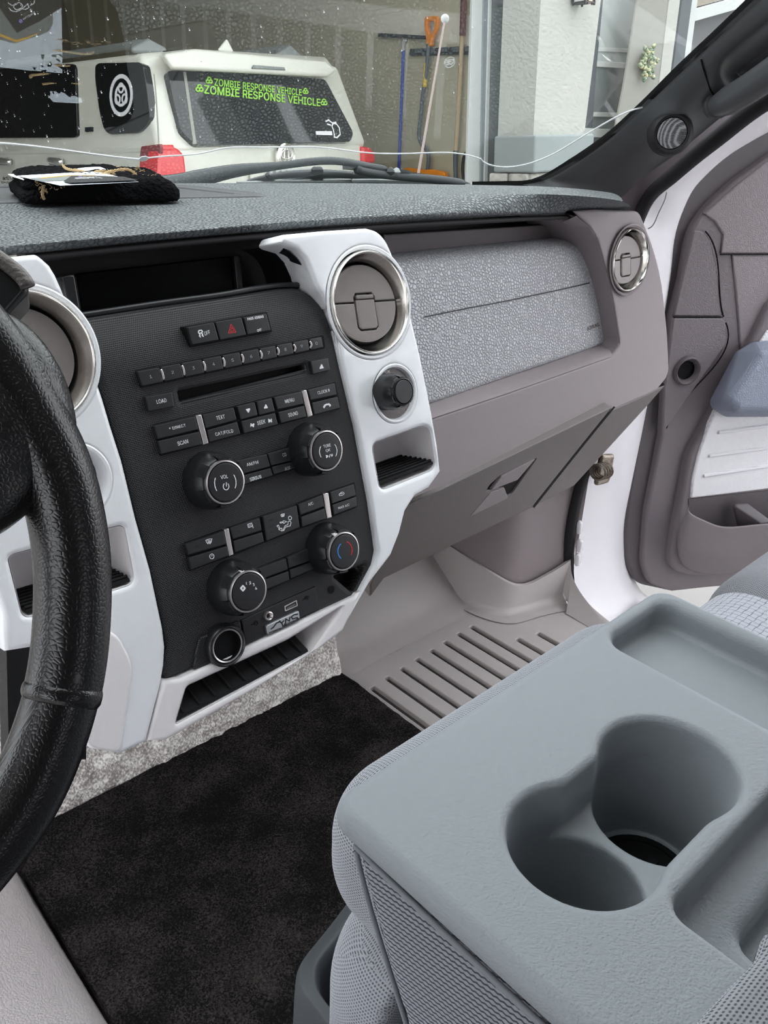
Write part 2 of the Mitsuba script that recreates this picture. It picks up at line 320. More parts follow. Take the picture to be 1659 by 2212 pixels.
pr('curtain', (168, 174, 172), 0.8, 0.1)
pr('orange', (236, 140, 30), 0.45, 0.4)
pr('tool_gray', (84, 92, 98), 0.4, 0.5)
pr('tool_blue', (40, 70, 170), 0.4, 0.5)
pr('tool_black', (38, 42, 46), 0.5, 0.4)
pr('wood', (190, 166, 132), 0.6, 0.3)
pr('maroon', (96, 52, 52), 0.5, 0.4)
pr('yellow', (220, 190, 70), 0.5, 0.3)
pr('antenna', (150, 132, 126), 0.35, 0.5)
pr('wiper', (52, 56, 58), 0.4, 0.5)
pr('wiper_steel', (150, 154, 154), 0.35, 0.5, metallic=0.5)
def patina(p, n, uv): return mix(lin(96, 120, 100), lin(200, 194, 158), smoothstep(0.35, 0.7, fbm(p.x * 40, p.y * 40, p.z * 40)))
pr('patina', None, 0.5, 0.5, tex=proc(patina))
pr('lamp_black', (50, 50, 48), 0.5, 0.4)
pr('roof_tile', (150, 142, 132), 0.9, 0.1)
pr('garage_gray', (110, 110, 112), 0.7, 0.2)
pr('headliner', (170, 168, 166), 0.95, 0.1)
# ---------------------------------------------------------------- scene entries
def meta(key, label=None, cat=None, group=None, kind=None):
    d = labels.setdefault(key, {})
    for k, v in (('label', label), ('category', cat), ('group', group), ('kind', kind)):
        if v: d[k] = v
USED = {}
def add(key, mesh, mat, smooth=35, label=None, cat=None, group=None, kind=None, **more):
    n = USED.get(key, 0); USED[key] = n + 1
    if n: key = f'{key}_{n:03d}'
    mesh = trimesh.Trimesh(np.asarray(mesh.vertices) + OFF, mesh.faces, process=False)
    scene[key] = mikit.ply(mesh, 'mat_' + mat, smooth=smooth, **more)
    if label or cat or group or kind: meta(key, label, cat, group, kind)
    return key
def text(pl, s, BL, BR, TL, w=0.0004, depth=0.0003, bold=False):
    """Lettering whose box has these three pixel corners on the plane."""
    m = meshkit.text_mesh(s, 1.0, 0.01, bold); V = np.array(m.vertices); lo, hi = V.min(0), V.max(0)
    a, b, c = pl.uv(*BL, w), pl.uv(*BR, w), pl.uv(*TL, w); t = (V - lo) / (hi - lo)
    return pl.mesh(trimesh.Trimesh(np.c_[a + t[:, :1] * (b - a) + t[:, 1:2] * (c - a), w - depth + t[:, 2] * depth], m.faces, process=False))
def strokes(pl, lines, w=0.0005, wid=0.0004, closed=False):
    """Thin flat print along pixel polylines."""
    out = []
    for L in lines:
        P = pl.uvs(L, w); out += [slug(pl, a, b, wid, w) for a, b in zip(P[:-1], P[1:])]
    return join(*out)
def slug(pl, a, b, wid, w, h=0.0003):
    d = nrm(b - a); n = np.array([-d[1], d[0]]) * wid; a, b = a - d * wid * .7, b + d * wid * .7
    return pl.mesh(prism(np.array([a - n, b - n, b + n, a + n]), h, 0, (), w))
def arcpx(c, rx, ry, a0, a1, n=12): return [(c[0] + rx * math.cos(math.radians(t)), c[1] - ry * math.sin(math.radians(t))) for t in np.linspace(a0, a1, n)]
def z4(x, y): return 260 + x / 3.072, 640 + y / 3.072
def z5(x, y): return 340 + x / 3.1904, 1000 + y / 3.1904
def Z4(*p): return [z4(*q) for q in p]
def Z5(*p): return [z5(*q) for q in p]
# frames of the truck
t16 = math.radians(16)
PS = Plane(ray(500, 780) * 0.8, (0, -math.cos(t16), math.sin(t16)))
t7 = math.radians(7)
PB = Plane((0.8, 0.65, -0.40), (0, -math.cos(t7), math.sin(t7)))
g0, g1, g2 = PB.pt(955, 1054), PB.pt(1330, 883), aty(1000, 1168, .722)
gn = np.cross(g1 - g0, g2 - g0); PG = Plane(g0, gn if gn @ ray(1100, 1050) < 0 else -gn)
a25 = math.radians(25)
PD = Plane((1.30, 0.80, 0), (-math.sin(a25), -math.cos(a25), 0), (math.cos(a25), -math.sin(a25), 0))
# house frame: the truck stands nose-up on the driveway
p5 = math.radians(5)
H = np.array([[1, 0, 0], [0, math.cos(p5), -math.sin(p5)], [0, math.sin(p5), math.cos(p5)]])
HT = H.T
def HP(o, n, u=(1, 0, 0)): return Plane(HT @ np.array(o, float), HT @ np.array(n, float), HT @ np.array(u, float))
def hbox(lo, hi, r=0.): m = box(lo, hi, r); return trimesh.Trimesh(np.asarray(m.vertices) @ H, m.faces, process=False)
GZ = -1.27
# ================================================================ the house and the garage
WX, FY = 5.40, 4.08
add('ground', hbox((-14, -10, GZ - 0.1), (30, 30, GZ)), 'concrete', False, 'pale concrete driveway outside the truck', None, None, 'structure')
PW = HP((WX, 4, 0), (-1, 0, 0), (0, -1, 0))
add('wall_right', hbox((WX, FY, GZ), (WX + 0.12, 11.5, 1.9)), 'drywall', False, 'unpainted tan drywall side wall of the garage with pale joint compound', None, None, 'structure')
add('wall_back', hbox((-1.5, 11.4, GZ), (WX, 11.52, 1.9)), 'plaster', False, 'dim back wall of the garage', None, None, 'structure')
add('wall_left', hbox((-1.6, FY, GZ), (-1.5, 11.4, 1.9)), 'plaster', False, 'side wall of the garage beyond the parked vehicle', None, None, 'structure')
add('ceiling', hbox((-1.6, FY, 1.9), (WX + 0.12, 11.5, 2.0)), 'plaster', False, 'garage ceiling', None, None, 'structure')
# garage door jamb, stucco column, entry wall
PF = HP((5, FY, 0), (0, -1, 0))
def col(pl, pts, d, w=0., r=0.): return slab(pl, pts, d, 0.004, r, (), w)
add('trim_1', col(PF, [(1023, -60), (1050, -60), (1042, 470), (1006, 470)], 0.02, 0.0), 'trim_white', 30, 'pale edge trim of the garage door opening', None, None, 'structure')
add('trim_2', col(PF, [(1046, -60), (1092, -60), (1074, 470), (1036, 470)], 0.02, 0.01), 'trim_gray', 30, 'broad gray jamb board beside the garage door opening', None, None, 'structure')
add('trim_2__board', col(PF, [(1058, -60), (1064, -60), (1052, 470), (1044, 470)], 0.01, 0.018), 'trim_white', 30)
cy0 = FY - 0.42
PC = HP((5, cy0, 0), (0, -1, 0))
cl, cr_ = [HT.T @ PC.pt(*p) for p in ((1168, 0), (1297, 0))]
cl2, cr2 = [HT.T @ PC.pt(*p) for p in ((1152, 292), (1262, 292))]
def colbox(x0, x1, z0, z1, x0b, x1b, y0=cy0, y1=3.95):
    P = np.array([[x0, y0, z1], [x1, y0, z1], [x1, y1, z1], [x0, y1, z1], [x0b, y0, z0], [x1b, y0, z0], [x1b, y1, z0], [x0b, y1, z0]]); m = hull(P)
    return trimesh.Trimesh(np.asarray(m.vertices) @ H, m.faces, process=False)
dz = (cl[2] - cl2[2]); sl0, sl1 = (cl[0] - cl2[0]) / dz, (cr_[0] - cr2[0]) / dz
zt = cl[2] + 0.6
add('wall_front', colbox(cl[0] + sl0 * 0.6, cr_[0] + sl1 * 0.6, cl2[2], zt, cl2[0], cr2[0]), 'stucco', False, 'white stucco column of the house beside the garage opening', None, None, 'structure')
zl = cl2[2]
add('wall_front__ledge', hbox((cl2[0] - 0.04, cy0 - 0.05, zl - 0.22), (cr2[0] + 0.05, 3.95, zl), 0.015), 'ledge', 30, 'smooth gray sill band over the stone base')
add('wall_front__core', hbox((cl2[0] + 0.03, cy0 + 0.03, GZ), (cr2[0] - 0.03, 3.95, zl - 0.21)), 'stone', False)
for row in range(6):                                  # stone veneer, each stone of its own
    z1 = zl - 0.225 - row * 0.13; x = cl2[0] - 0.02 - 0.1 * (row % 2)
    while x < cr2[0]:
        wd = random.uniform(0.16, 0.34); a, b = max(x + .006, cl2[0] - 0.02), min(x + wd - .006, cr2[0] + 0.02)
        if b - a > 0.05: add('wall_front__stone', hbox((a, cy0 - 0.01 - random.random() * 0.02, z1 - 0.12), (b, cy0 + 0.05, z1), 0.012), 'stone', 40)
        x += wd
    y = cy0
    while y < 3.9:
        wd = random.uniform(0.16, 0.3); add('wall_front__stone', hbox((cl2[0] - 0.03 - random.random() * 0.015, y + .006, z1 - 0.12), (cl2[0] + 0.05, y + wd - .006, z1), 0.012), 'stone', 40); y += wd
# entry wall with window, further back
PE = HP((6, 5.6, 0), (0, -1, 0))
add('wall_entry', col(PE, [(1382, -60), (1432, -80), (1500, -80), (1400, 460), (1290, 460), (1312, 360), (1330, 273), (1347, 188), (1354, 146), (1377, 0)], 0.02, 0.0), 'stucco_gray', 30, 'gray stucco wall panel with the metal star ornament', None, None, 'structure')
add('wall_entry__panel', col(PE, [(1455, -80), (1500, -80), (1440, 420), (1395, 420)], 0.02, 0.01), 'stucco', 30)
PWn = HP((6, 5.9, 0), (0, -1, 0))
add('window_1', col(PWn, [(1285, -80), (1309, -80), (1303, 0), (1289, 146), (1280, 275), (1262, 430), (1240, 430)], 0.03, 0.03), 'trim_dark', 30, 'tall house window with a white curtain above and dim pane below', None, None, 'structure')
add('window_1__curtain', col(PWn, [(1300, -80), (1396, -80), (1388, 0), (1366, 140), (1284, 136), (1296, 0)], 0.02, 0.0), 'curtain', 30)
add('window_1__rail', col(PWn, [(1292, 102), (1372, 106), (1368, 114), (1290, 111)], 0.015, 0.012), 'trim_white', 30)
add('window_1__rail', col(PWn, [(1288, 132), (1368, 136), (1364, 148), (1286, 144)], 0.02, 0.015), 'trim_white', 30)
add('window_1__pane', col(PWn, [(1284, 142), (1368, 146), (1340, 330), (1266, 330)], 0.02, -0.01), 'pane', 30)
add('window_1__rail', col(PWn, [(1276, 242), (1346, 244), (1343, 253), (1274, 252)], 0.02, 0.012), 'trim_white', 30)
add('window_1__rail', col(PWn, [(1258, 276), (1345, 280), (1340, 298), (1250, 295)], 0.04, 0.05), 'trim_white', 30)
PO = HP((6, 4.6, 0), (0, -1, 0))
add('trim_3', col(PO, [(1484, -80), (1506, -80), (1440, 420), (1418, 420)], 0.02, 0.0), 'trim_dark', 30, 'dark gray downpipe on the corner of the entry', None, None, 'structure')
add('trim_4', col(PO, [(1505, -80), (1518, -80), (1452, 420), (1439, 420)], 0.02, -0.02), 'trim_white', 30, 'narrow white corner trim beside the dark downpipe', None, None, 'structure')
PN = HP((12, 15, 0), (0, -1, 0))
nb = 'neighbor_house'
meta(nb, 'neighboring house with gray garage door beyond the entry corner', 'house')
add(nb + '__garage_door', slab(PN, [(1500, 40), (1760, -30), (1760, 300), (1470, 300)], 0.2, 0.01), 'garage_gray')
add(nb + '__gutter', slab(PN, [(1495, 22), (1770, -55), (1770, -30), (1493, 48)], 0.4, 0.01, 0, (), 0.5), 'trim_white')
add(nb + '__roof', slab(PN, [(1495, -40), (1780, -120), (1770, -60), (1495, 18)], 0.4, 0.01, 0, (), 0.3), 'roof_tile')
# lantern
wl = 'wall_lantern'
meta(wl, 'black framed wall lantern with warm amber glass on the stucco column', 'lantern')
PLn = Plane(PC.pt(1258, -20) , PC.n, PC.u); c0 = PLn.uv(1258, 8, 0.06); lw, lh = 0.052, 0.2
scene['mat_amber'] = {'type': 'twosided', 'bsdf': {'type': 'principled', 'base_color': {'type': 'rgb', 'value': lin(255, 190, 160)}, 'roughness': 0.3}}
def lb(x0, x1, y0, y1, w0, w1): return PLn.mesh(trimesh.Trimesh(*(lambda m: (m.vertices, m.faces))(box((c0[0] + x0, c0[1] + y0, w0), (c0[0] + x1, c0[1] + y1, w1))), process=False))
add(wl + '__back_plate', lb(-0.03, 0.03, 0.0, lh, 0.0, 0.02), 'lamp_black', False)
add(wl + '__glass', lb(-lw + .008, lw - .008, 0.006, lh, 0.02, 0.11), 'trim_white', False)
add(wl + '__amber_pane', lb(-0.022, 0.022, 0.0, lh, 0.09, 0.118), 'amber', False)
for x in (-lw, -0.026, 0.022, lw - .008): add(wl + '__bar', lb(x, x + 0.006, -0.01, lh, 0.108, 0.12), 'lamp_black', False)
for x in (-lw, lw - .008): add(wl + '__bar', lb(x, x + 0.008, -0.01, lh, 0.02, 0.03), 'lamp_black', False)
add(wl + '__bottom_rail', lb(-lw, lw, 0.0, 0.008, 0.018, 0.12), 'lamp_black', False)
# star of leaves on the entry wall
so = 'star_ornament'
meta(so, 'greenish metal star ornament of small leaf shapes hanging on the gray entry wall', 'wall ornament')
sc = PE.uv(1394, 136, 0.03); sr = 1.12 * np.linalg.norm(PE.uv(1394, 100, 0.03) - sc)
def leafmesh(a, r0, ln, wd, w):
    s = trimesh.creation.icosphere(2, 1.0); V = s.vertices * [ln, wd, 0.022]; V[:, 1] *= 1 - 0.5 * V[:, 0] / ln
    c_, s_ = math.cos(a), math.sin(a); V = np.c_[V[:, 0] + r0, V[:, 1], V[:, 2] + w + .03]
    return PE.mesh(trimesh.Trimesh(np.c_[sc[0] + c_ * V[:, 0] - s_ * V[:, 1], sc[1] + s_ * V[:, 0] + c_ * V[:, 1], V[:, 2]], s.faces, process=False))
for k in range(6):
    a = k * math.pi / 3 + 0.15
    add(so + '__leaf', leafmesh(a, sr * 0.98, sr * 0.17, sr * 0.13, 0.045), 'patina', True)
    for q in (-0.22, 0.22): add(so + '__leaf', leafmesh(a + q, sr * 0.70, sr * 0.16, sr * 0.11, 0.035), 'patina', True)
    add(so + '__leaf', leafmesh(a + 0.5, sr * 0.46, sr * 0.17, sr * 0.12, 0.04), 'patina', True)
    add(so + '__leaf', leafmesh(a, sr * 0.40, sr * 0.17, sr * 0.13, 0.03), 'patina', True)
add(so + '__ring', on(PE, sc, lathe([(sr * .34, 0.), (sr * .34, .03), (sr * .30, .03), (sr * .30, 0.)], 24), 0.0), 'patina')
# tools on the garage wall
def pw(px, py, w=0.04): return PW.pt(px, py, w)
k = add('tool_rack', slab(PW, [(884, 106), (1022, 99), (1022, 117), (884, 121)], 0.03, 0.004, 0, (), 0.03), 'tool_black', 30, 'black wall rack holding the upright tool handles', 'tool rack')
for q in range(5): add('tool_rack__clip', slab(PW, [(895 + q * 27, 105 - q * 1.3), (910 + q * 27, 104 - q * 1.3), (910 + q * 27, 114 - q), (895 + q * 27, 115 - q)], 0.03, 0.004, 0, (), 0.045), 'tool_gray', 30)
meta('snow_shovel', 'snow shovel with orange grip and scoop and bent gray shaft on the garage wall', 'shovel')
grip = [(926, 96), (925, 84), (917, 66), (917, 40), (922, 36), (940, 35), (944, 40), (943, 60), (933, 82), (928, 88)]
gi = [(926, 74), (922, 62), (922, 46), (938, 45), (938, 58), (930, 76)]
add('snow_shovel__grip', slab(PW, [(920, 100), (920, 84), (916, 64), (916, 38), (921, 35), (940, 34), (945, 38), (944, 60), (932, 84), (931, 100)], 0.03, 0.006, 0.02, [gi], 0.08, 0.015), 'orange')
add('snow_shovel__shaft', tube([pw(925, 95, .07), pw(920, 160, .07), pw(912, 220, .07), pw(907, 270, .07), pw(906, 300, .07), pw(912, 312, .07), pw(924, 328, .07), pw(926, 345, .07), pw(923, 372, .07)], 0.0165, 40), 'tool_gray', True)
add('snow_shovel__sticker', tube([pw(920.5, 136, .07), pw(919, 160, .07), pw(917, 188, .07)], 0.0175, 8), 'yellow', True)
add('snow_shovel__scoop', slab(PW, [(872, 362), (905, 366), (930, 366), (960, 372), (965, 470), (860, 470)], 0.04, 0.01, 0.02, (), 0.09), 'orange')
meta('squeegee', 'blue handled floor squeegee standing with its black blade up', 'squeegee')
add('squeegee__handle', tube([pw(871, 108, .03), pw(868, 200, .03), pw(864, 300, .03), pw(859, 470, .03)], 0.0125, 12), 'tool_blue', True)
add('squeegee__socket', tube([pw(876, 86, .03), pw(873, 90, .03), pw(872, 110, .03)], 0.014, 8), 'trim_white', True)
add('squeegee__blade', slab(PW, [(816, 71), (921, 77), (921, 85), (816, 80)], 0.04, 0.006, 0, (), 0.05), 'tool_black')
meta('push_broom', 'pole with a maroon upper sleeve and bare wooden lower handle beside the garage opening', 'broom')
add('push_broom__sleeve', tube([pw(1004, -60, .06), pw(999, 77, .06)], 0.024, 3), 'maroon', True)
add('push_broom__handle', tube([pw(998, 75, .06), pw(992, 200, .06), pw(984, 330, .06)], 0.0165, 10), 'wood', True)
add('push_broom__ferrule', tube([pw(984, 325, .06), pw(985, 400, .06), pw(990, 470, .06)], 0.018, 8), 'tool_gray', True)
add('garden_hook', tube([pw(1010, 325, .05), pw(1004, 335, .05), pw(1003, 400, .05), pw(1006, 470, .05)], 0.012, 14), 'tool_black', True, 'thin dark curved tool end next to the wooden pole', 'tool')
# ================================================================ the parked vehicle in the garage
yw = math.radians(-7.6); su, sf = np.array([math.cos(yw), -math.sin(yw), 0.]), np.array([math.sin(yw), math.cos(yw), 0.])
SR, SF = 3.34, 4.40
PR0 = HP(sf * SF, -sf, su)                                      # lower rear
rk = nrm(-sf * math.cos(0.30) + np.array([0, 0, math.sin(0.30)]))
PR1 = HP(sf * SF + np.array([0, 0, 0.0]), rk, su)               # raked upper rear
sd = nrm(-su * math.cos(0.16) + np.array([0, 0, math.sin(0.16)]))
PSd = HP(su * SR + np.array([0, 0, 0.03]), sd, -sf)             # upper side, leaning in
PSl = HP(su * SR, -su, -sf)
def sl(u, f, z): return HT @ (su * u + sf * f + np.array([0, 0, z]))
v = 'parked_suv'
meta(v, 'white suv with tinted windows and green rear lettering parked in the garage', 'car')
UR = SR + 1.86
add(v + '__body', rhull([sl(u, f, z) for u in (SR + .1, UR - .1) for f in (SF + .1, SF + 4.5) for z in (GZ + .35, -0.06)] + [sl(u, f, 0.02) for u in (SR + .1, UR - .1) for f in (SF + .2, SF + 4.4)], 0.09, 24), 'suv_white', 50)
top = 0.455
up = [sl(SR + .052, SF + .06, -0.02), sl(UR - .052, SF + .06, -0.02), sl(SR + .052, SF + 4.2, -0.02), sl(UR - .052, SF + 4.2, -0.02)] + [sl(u, f, z) for u, f, z in
    ((SR + .125, SF + .22, top - .02), (UR - .125, SF + .22, top - .02), (SR + .5, SF + .2, top + .02), (UR - .5, SF + .2, top + .02), (SR + .125, SF + 2.6, top - .02), (UR - .125, SF + 2.6, top - .02), (SR + .5, SF + 2.5, top + .03), (UR - .5, SF + 2.5, top + .03))]
add(v + '__cabin', rhull(up, 0.05, 20), 'suv_white', 50)
add(v + '__spoiler', rhull([PR1.pt(x, y, .10) for x, y in ((372, 142), (705, 160), (716, 152), (700, 140), (420, 114), (360, 124))] + [PR1.pt(x, y, -.12) for x, y in ((350, 118), (700, 130))], 0.02, 14), 'suv_white', 50)
add(v + '__rear_glass', slab(PR1, [(361, 152), (540, 157), (703, 171), (764, 287), (757, 306), (600, 311), (423, 314), (391, 284), (374, 215)], 0.06, 0.004, 0.03, (), 0.022), 'suv_glass')
add(v + '__glass_frame', slab(PR1, [(396, 155), (402, 155), (425, 311), (418, 311)], 0.01, 0.001, 0, (), 0.025), 'suv_seam', 30, 'pale inner edge line of the rear glass')
add(v + '__brake_lamp', slab(PR1, [(548, 140), (615, 145), (617, 151), (545, 147)], 0.03, 0.003, 0, (), 0.13), 'rail_gray')
for (a, b, c) in (((463, 185), (652, 207), (463, 169)), ((441, 202), (692, 230), (441, 183))):
    add(v + '__lettering', text(PR1, 'ZOMBIE RESPONSE VEHICLE', a, b, c, 0.026, 0.001, True), 'green', False, 'lime green window lettering')
def hazard(c, s):
    L = []
    for k in range(3):
        a = 90 + k * 120; q = (c[0] + s * .5 * math.cos(math.radians(a)), c[1] - s * .5 * math.sin(math.radians(a)))
        L.append(arcpx(q, s * .5, s * .5, a - 130 + 180 - 180, a + 130, 9))
        L.append([c, (c[0] + s * math.cos(math.radians(a + 60)) * .7, c[1] - s * math.sin(math.radians(a + 60)) * .7)])
    return strokes(PR1, L, 0.026, 0.0042)
for c, s in (((452, 174), 7), ((431, 191), 8), ((660, 197), 6), ((700, 221), 7)): add(v + '__hazard_mark', hazard(c, s), 'green', False)
mit = [(722, 290), (720, 280), (717, 272), (720, 266), (727, 268), (733, 276), (735, 290), (728, 297), (722, 296), (722, 290)]
add(v + '__sticker', strokes(PR1, [mit, [(704, 262), (710, 259), (718, 266), (726, 264)], [(707, 268), (714, 270)]], 0.026, 0.005), 'print_white', False, 'white outline sticker in the lower corner of the rear glass')
add(v + '__sticker', slab(PR1, [(682, 283), (717, 283), (718, 292), (683, 291)], 0.002, 0, 0, (), 0.026), 'print_white', False)
# side glass, seams, handles
for pts in ([(-60, 158), (0, 148), (130, 137), (157, 138), (162, 146), (167, 292), (160, 297), (-60, 298)], [(205, 142), (212, 136), (300, 134), (308, 140), (316, 185), (324, 255), (318, 268), (300, 287), (236, 290), (224, 280), (214, 240), (205, 170)]):
    add(v + '__side_glass', slab(PSd, pts, 0.05, 0.004, 0.05, (), 0.008), 'suv_side_glass')
e0 = PSd.uv(261, 206, .012)
for r0, r1 in ((.115, .092), (.062, .045)):
    add(v + '__window_decal', on(PSd, e0, lathe([(r0, 0.), (r0, .002), (r1, .002), (r1, 0.)], 32), 0.010), 'print_white', 30, 'white round decal on the rear side window')
for a in (90, 210, 330): add(v + '__window_decal', on(PSd, e0 + .04 * np.array([math.cos(math.radians(a)), math.sin(math.radians(a))]), lathe([(.03, 0.), (.03, .002), (.018, .002), (.018, 0.)], 20), 0.010), 'print_white', 30)
add(v + '__badge', slab(PSd, [(183, 275), (197, 274), (197, 283), (183, 284)], 0.02, 0.002, 0, (), 0.006), 'tool_black')
for x in (10, 122):
    add(v + '__door_handle', tube([PSl.pt(x - 14, 346, .03), PSl.pt(x, 348, .05), PSl.pt(x + 14, 350, .03)], 0.022, 8), 'chrome', True)
    add(v + '__handle_cup', slab(PSl, [(x - 18, 340), (x + 4, 341), (x + 4, 357), (x - 18, 356)], 0.02, 0.004, 0.02, (), 0.012), 'tail_dark' if 0 else 'trim_dark')
# tail lamps wrap the corners
add(v + '__tail_lamp', join(slab(PR0, [(344, 318), (372, 316), (386, 320), (400, 335), (405, 385), (340, 400)], 0.10, 0.02, 0.03, (), 0.035), slab(PSl, [(305, 318), (346, 312), (346, 400), (300, 392), (298, 350)], 0.10, 0.02, 0.03, (), 0.03)), 'tail_red')
add(v + '__tail_lamp__upper_lens', slab(PSl, [(304, 316), (345, 311), (346, 332), (301, 340)], 0.02, 0.006, 0.01, (), 0.037), 'tail_dark')
add(v + '__tail_lamp', slab(PR0, [(784, 316), (800, 318), (811, 330), (812, 352), (786, 355)], 0.12, 0.02, 0.02, (), 0.02), 'tail_red')
add(v + '__emblem', on(PR0, PR0.uv(620, 339, .04), lathe([(.085, 0.), (.085, .014), (.075, .02), (.066, .014), (.066, .004)], 32), 0.02), 'chrome')
for rx, ry in ((.05, .028), (.02, .06), (.06, .06)):
    c = PR0.uv(620, 339, .04); P = [PR0.xyz(c[0] + rx * math.cos(t), c[1] + ry * math.sin(t) + (.012 if rx == .05 else 0), .035) for t in np.linspace(0, 2 * math.pi, 25)]
    add(v + '__emblem__loop', tube(P, 0.008, 0, 6, False), 'chrome', True)
add(v + '__plate_recess', slab(PR0, [(545, 362), (560, 356), (680, 354), (700, 364), (702, 400), (545, 400)], 0.02, 0.008, 0.03, (), 0.03), 'suv_white')
add(v + '__license_plate', slab(PR0, [(572, 366), (684, 362), (686, 395), (574, 399)], 0.01, 0.002, 0.01, (), 0.04), 'trim_white')
add(v + '__license_plate__lettering', strokes(PR0, [[(580 + k * 13, 372), (583 + k * 13, 382)] for k in range(8)], 0.044, 0.012), 'rail_gray', False)
add(v + '__antenna_fin', rhull([PR1.pt(*p) for p in ((474, 108, 0), (500, 110, 0), (489, 89, 0))] + [PR1.pt(486, 108, -.12)], 0.01, 10), 'suv_white', 40)
for a, b in (((290, 92), (352, 96)), ((600, 104), (650, 116))):
    P = [PR1.pt(a[0], a[1] + 16, -.1), PR1.pt((a[0] + b[0]) / 2, a[1], -.1), PR1.pt(b[0], b[1] + 12, -.1), PR1.pt(a[0], a[1] + 2, -.25)]
    add(v + '__roof_rail', join(rhull(P, 0.02, 10), tube([P[1], P[1] + HT @ (sf * 1.6 + [0, 0, -.01])], 0.022, 4)), 'rail_gray', 40)
add(v + '__body_seam', tube([PSd.pt(333, 160, .006), PSd.pt(338, 220, .006), PSd.pt(343, 312, .006)], 0.004, 10), 'suv_seam', True)
# ================================================================ truck: windshield, wipers, antenna
def wsy(x, z): return 1.06 - 0.385 * (x - 0.4) ** 2 - (z + 0.15) / 0.60
def wpt(px, py, off=0.):
    r = ray(px, py); lo, hi = 0.05, 6.0
    for _ in range(50):
        m = (lo + hi) / 2; q = r * m
        if q[1] < wsy(q[0], q[2]) + off: lo = m
        else: hi = m
    return r * lo
G = np.array([[(x, wsy(x, z), z) for x in np.linspace(-0.42, 1.17, 40)] for z in np.linspace(-0.17, 0.352, 24)])
ws = 'windshield'
meta(ws, 'raked windshield with a long white crack running across its lower part', 'windshield')
add(ws + '__glass', gridmesh(G), 'windshield', True)
add(ws + '__crack', tube([wpt(*p, -.001) for p in [(-20, 308), (0, 309), (75, 316), (180, 330), (250, 339), (300, 344)]], 0.0011, 40, 6), 'crack', True)
add(ws + '__crack', tube([wpt(*p, -.001) for p in [(316, 342), (350, 338), (400, 335), (440, 330), (480, 321), (560, 318), (640, 317), (700, 319), (782, 329), (900, 331), (985, 331), (1010, 335), (1040, 344)]], 0.0009, 90, 6), 'crack', True)
add(ws + '__crack', tube([wpt(*p, -.001) for p in [(1038, 342), (1050, 353), (1070, 359), (1095, 361), (1140, 354), (1200, 330), (1250, 300), (1300, 270), (1345, 246), (1388, 232)]], 0.0011, 60, 6), 'crack', True)
add(ws + '__chip', rhull([wpt(*p, -.001) for p in [(300, 345), (306, 339), (315, 338), (321, 341), (316, 346), (306, 348)]], 0.0006, 6), 'crack', 40)
PWs = Plane(wpt(972, 138), nrm(np.cross(wpt(992, 138) - wpt(952, 138), wpt(972, 118) - wpt(972, 158))), (1, 0, 0))
if PWs.n @ ray(972, 138) > 0: PWs.n = -PWs.n; PWs.v = np.cross(PWs.n, PWs.u)
def ovalpx(c, rx, ry, ang, n=24):
    a = math.radians(ang); return [(c[0] + rx * math.cos(t) * math.cos(a) - ry * math.sin(t) * math.sin(a), c[1] + rx * math.cos(t) * math.sin(a) + ry * math.sin(t) * math.cos(a)) for t in np.linspace(0, 2 * math.pi, n)]
add(ws + '__oval_mark', strokes(PWs, [ovalpx((972, 138), 11, 7.5, -30), [(964, 142), (970, 137), (975, 140), (981, 133)], [(966, 136), (972, 133)]], 0.002, 0.0006), 'crack', False, label='small oval mark printed on the glass')
sp = []
for _ in range(420):
    x, y = random.uniform(0, 1100), random.uniform(0, 330) ** 1.0
    if random.random() < x / 1300: continue
    q = wpt(x, y, -.002); s = random.choice([.35, .4, .5, .5, .6, .9]) * 0.0008
    sp.append(trimesh.Trimesh(trimesh.creation.icosphere(0, s).vertices + q, trimesh.creation.icosphere(0, s).faces, process=False))
add(ws + '__dust_specks', join(*sp), 'crack', False, kind='stuff')
add(ws + '__black_band', join(sheet([[wpt(*p, .004) for p in [(1020, 392), (1130, 390), (1172, 378), (1235, 340), (1300, 295), (1378, 225), (1460, 143), (1560, 48), (1640, -30)]], [wpt(*p, .004) for p in [(1020, 402), (1140, 402), (1185, 388), (1250, 350), (1320, 305), (1400, 235), (1480, 160), (1580, 65), (1665, -8)]]], 40, 3, spline=False)), 'void', True)
# mirrored maker's print at the foot of the glass
for s, bl, br, tl in (('Carlite', (38, 390), (6, 389), (38, 382)), ('SAFETY GLASS', (42, 396), (2, 396), (42, 392))):
    q = Plane(wpt(20, 390), PWs.n); add(ws + '__print', text(q, s, bl, br, tl, 0.003), 'void', False)
wp = 'wiper'
def w3(px, py, o=.03): return wpt(px, py, o)
meta(wp, 'black wiper arm and blade lying bent over the lower windshield', 'wiper')
add(wp + '__arm', tube([w3(335, 396), w3(430, 385), w3(500, 370), w3(600, 358), w3(712, 347), w3(780, 356), w3(832, 366)], [.010, .011, .008, .005, .005, .005, .006], 50, 8), 'wiper', True)
add(wp + '__blade', tube([w3(512, 396, .02), w3(660, 392, .02), w3(830, 392, .02), w3(960, 396, .02)], 0.003, 30, 6), 'wiper_steel', True)
add(wp + '__rubber', tube([w3(512, 400, .02), w3(660, 396, .02), w3(830, 397, .02), w3(960, 399, .02)], 0.003, 30, 6), 'rubber', True)
add(wp + '__bridge', tube([w3(535, 393), w3(583, 382), w3(680, 375), w3(760, 378), w3(830, 386)], [.003, .005, .006, .005, .003], 30, 6), 'wiper', True)
add(wp + '__bridge', tube([w3(600, 394), w3(640, 388), w3(680, 387), w3(740, 391)], .003, 16, 6), 'wiper', True)
add(wp + '__pivot', rhull([w3(678, 366), w3(692, 366), w3(694, 382), w3(678, 382)], .004, 8), 'wiper', 40)
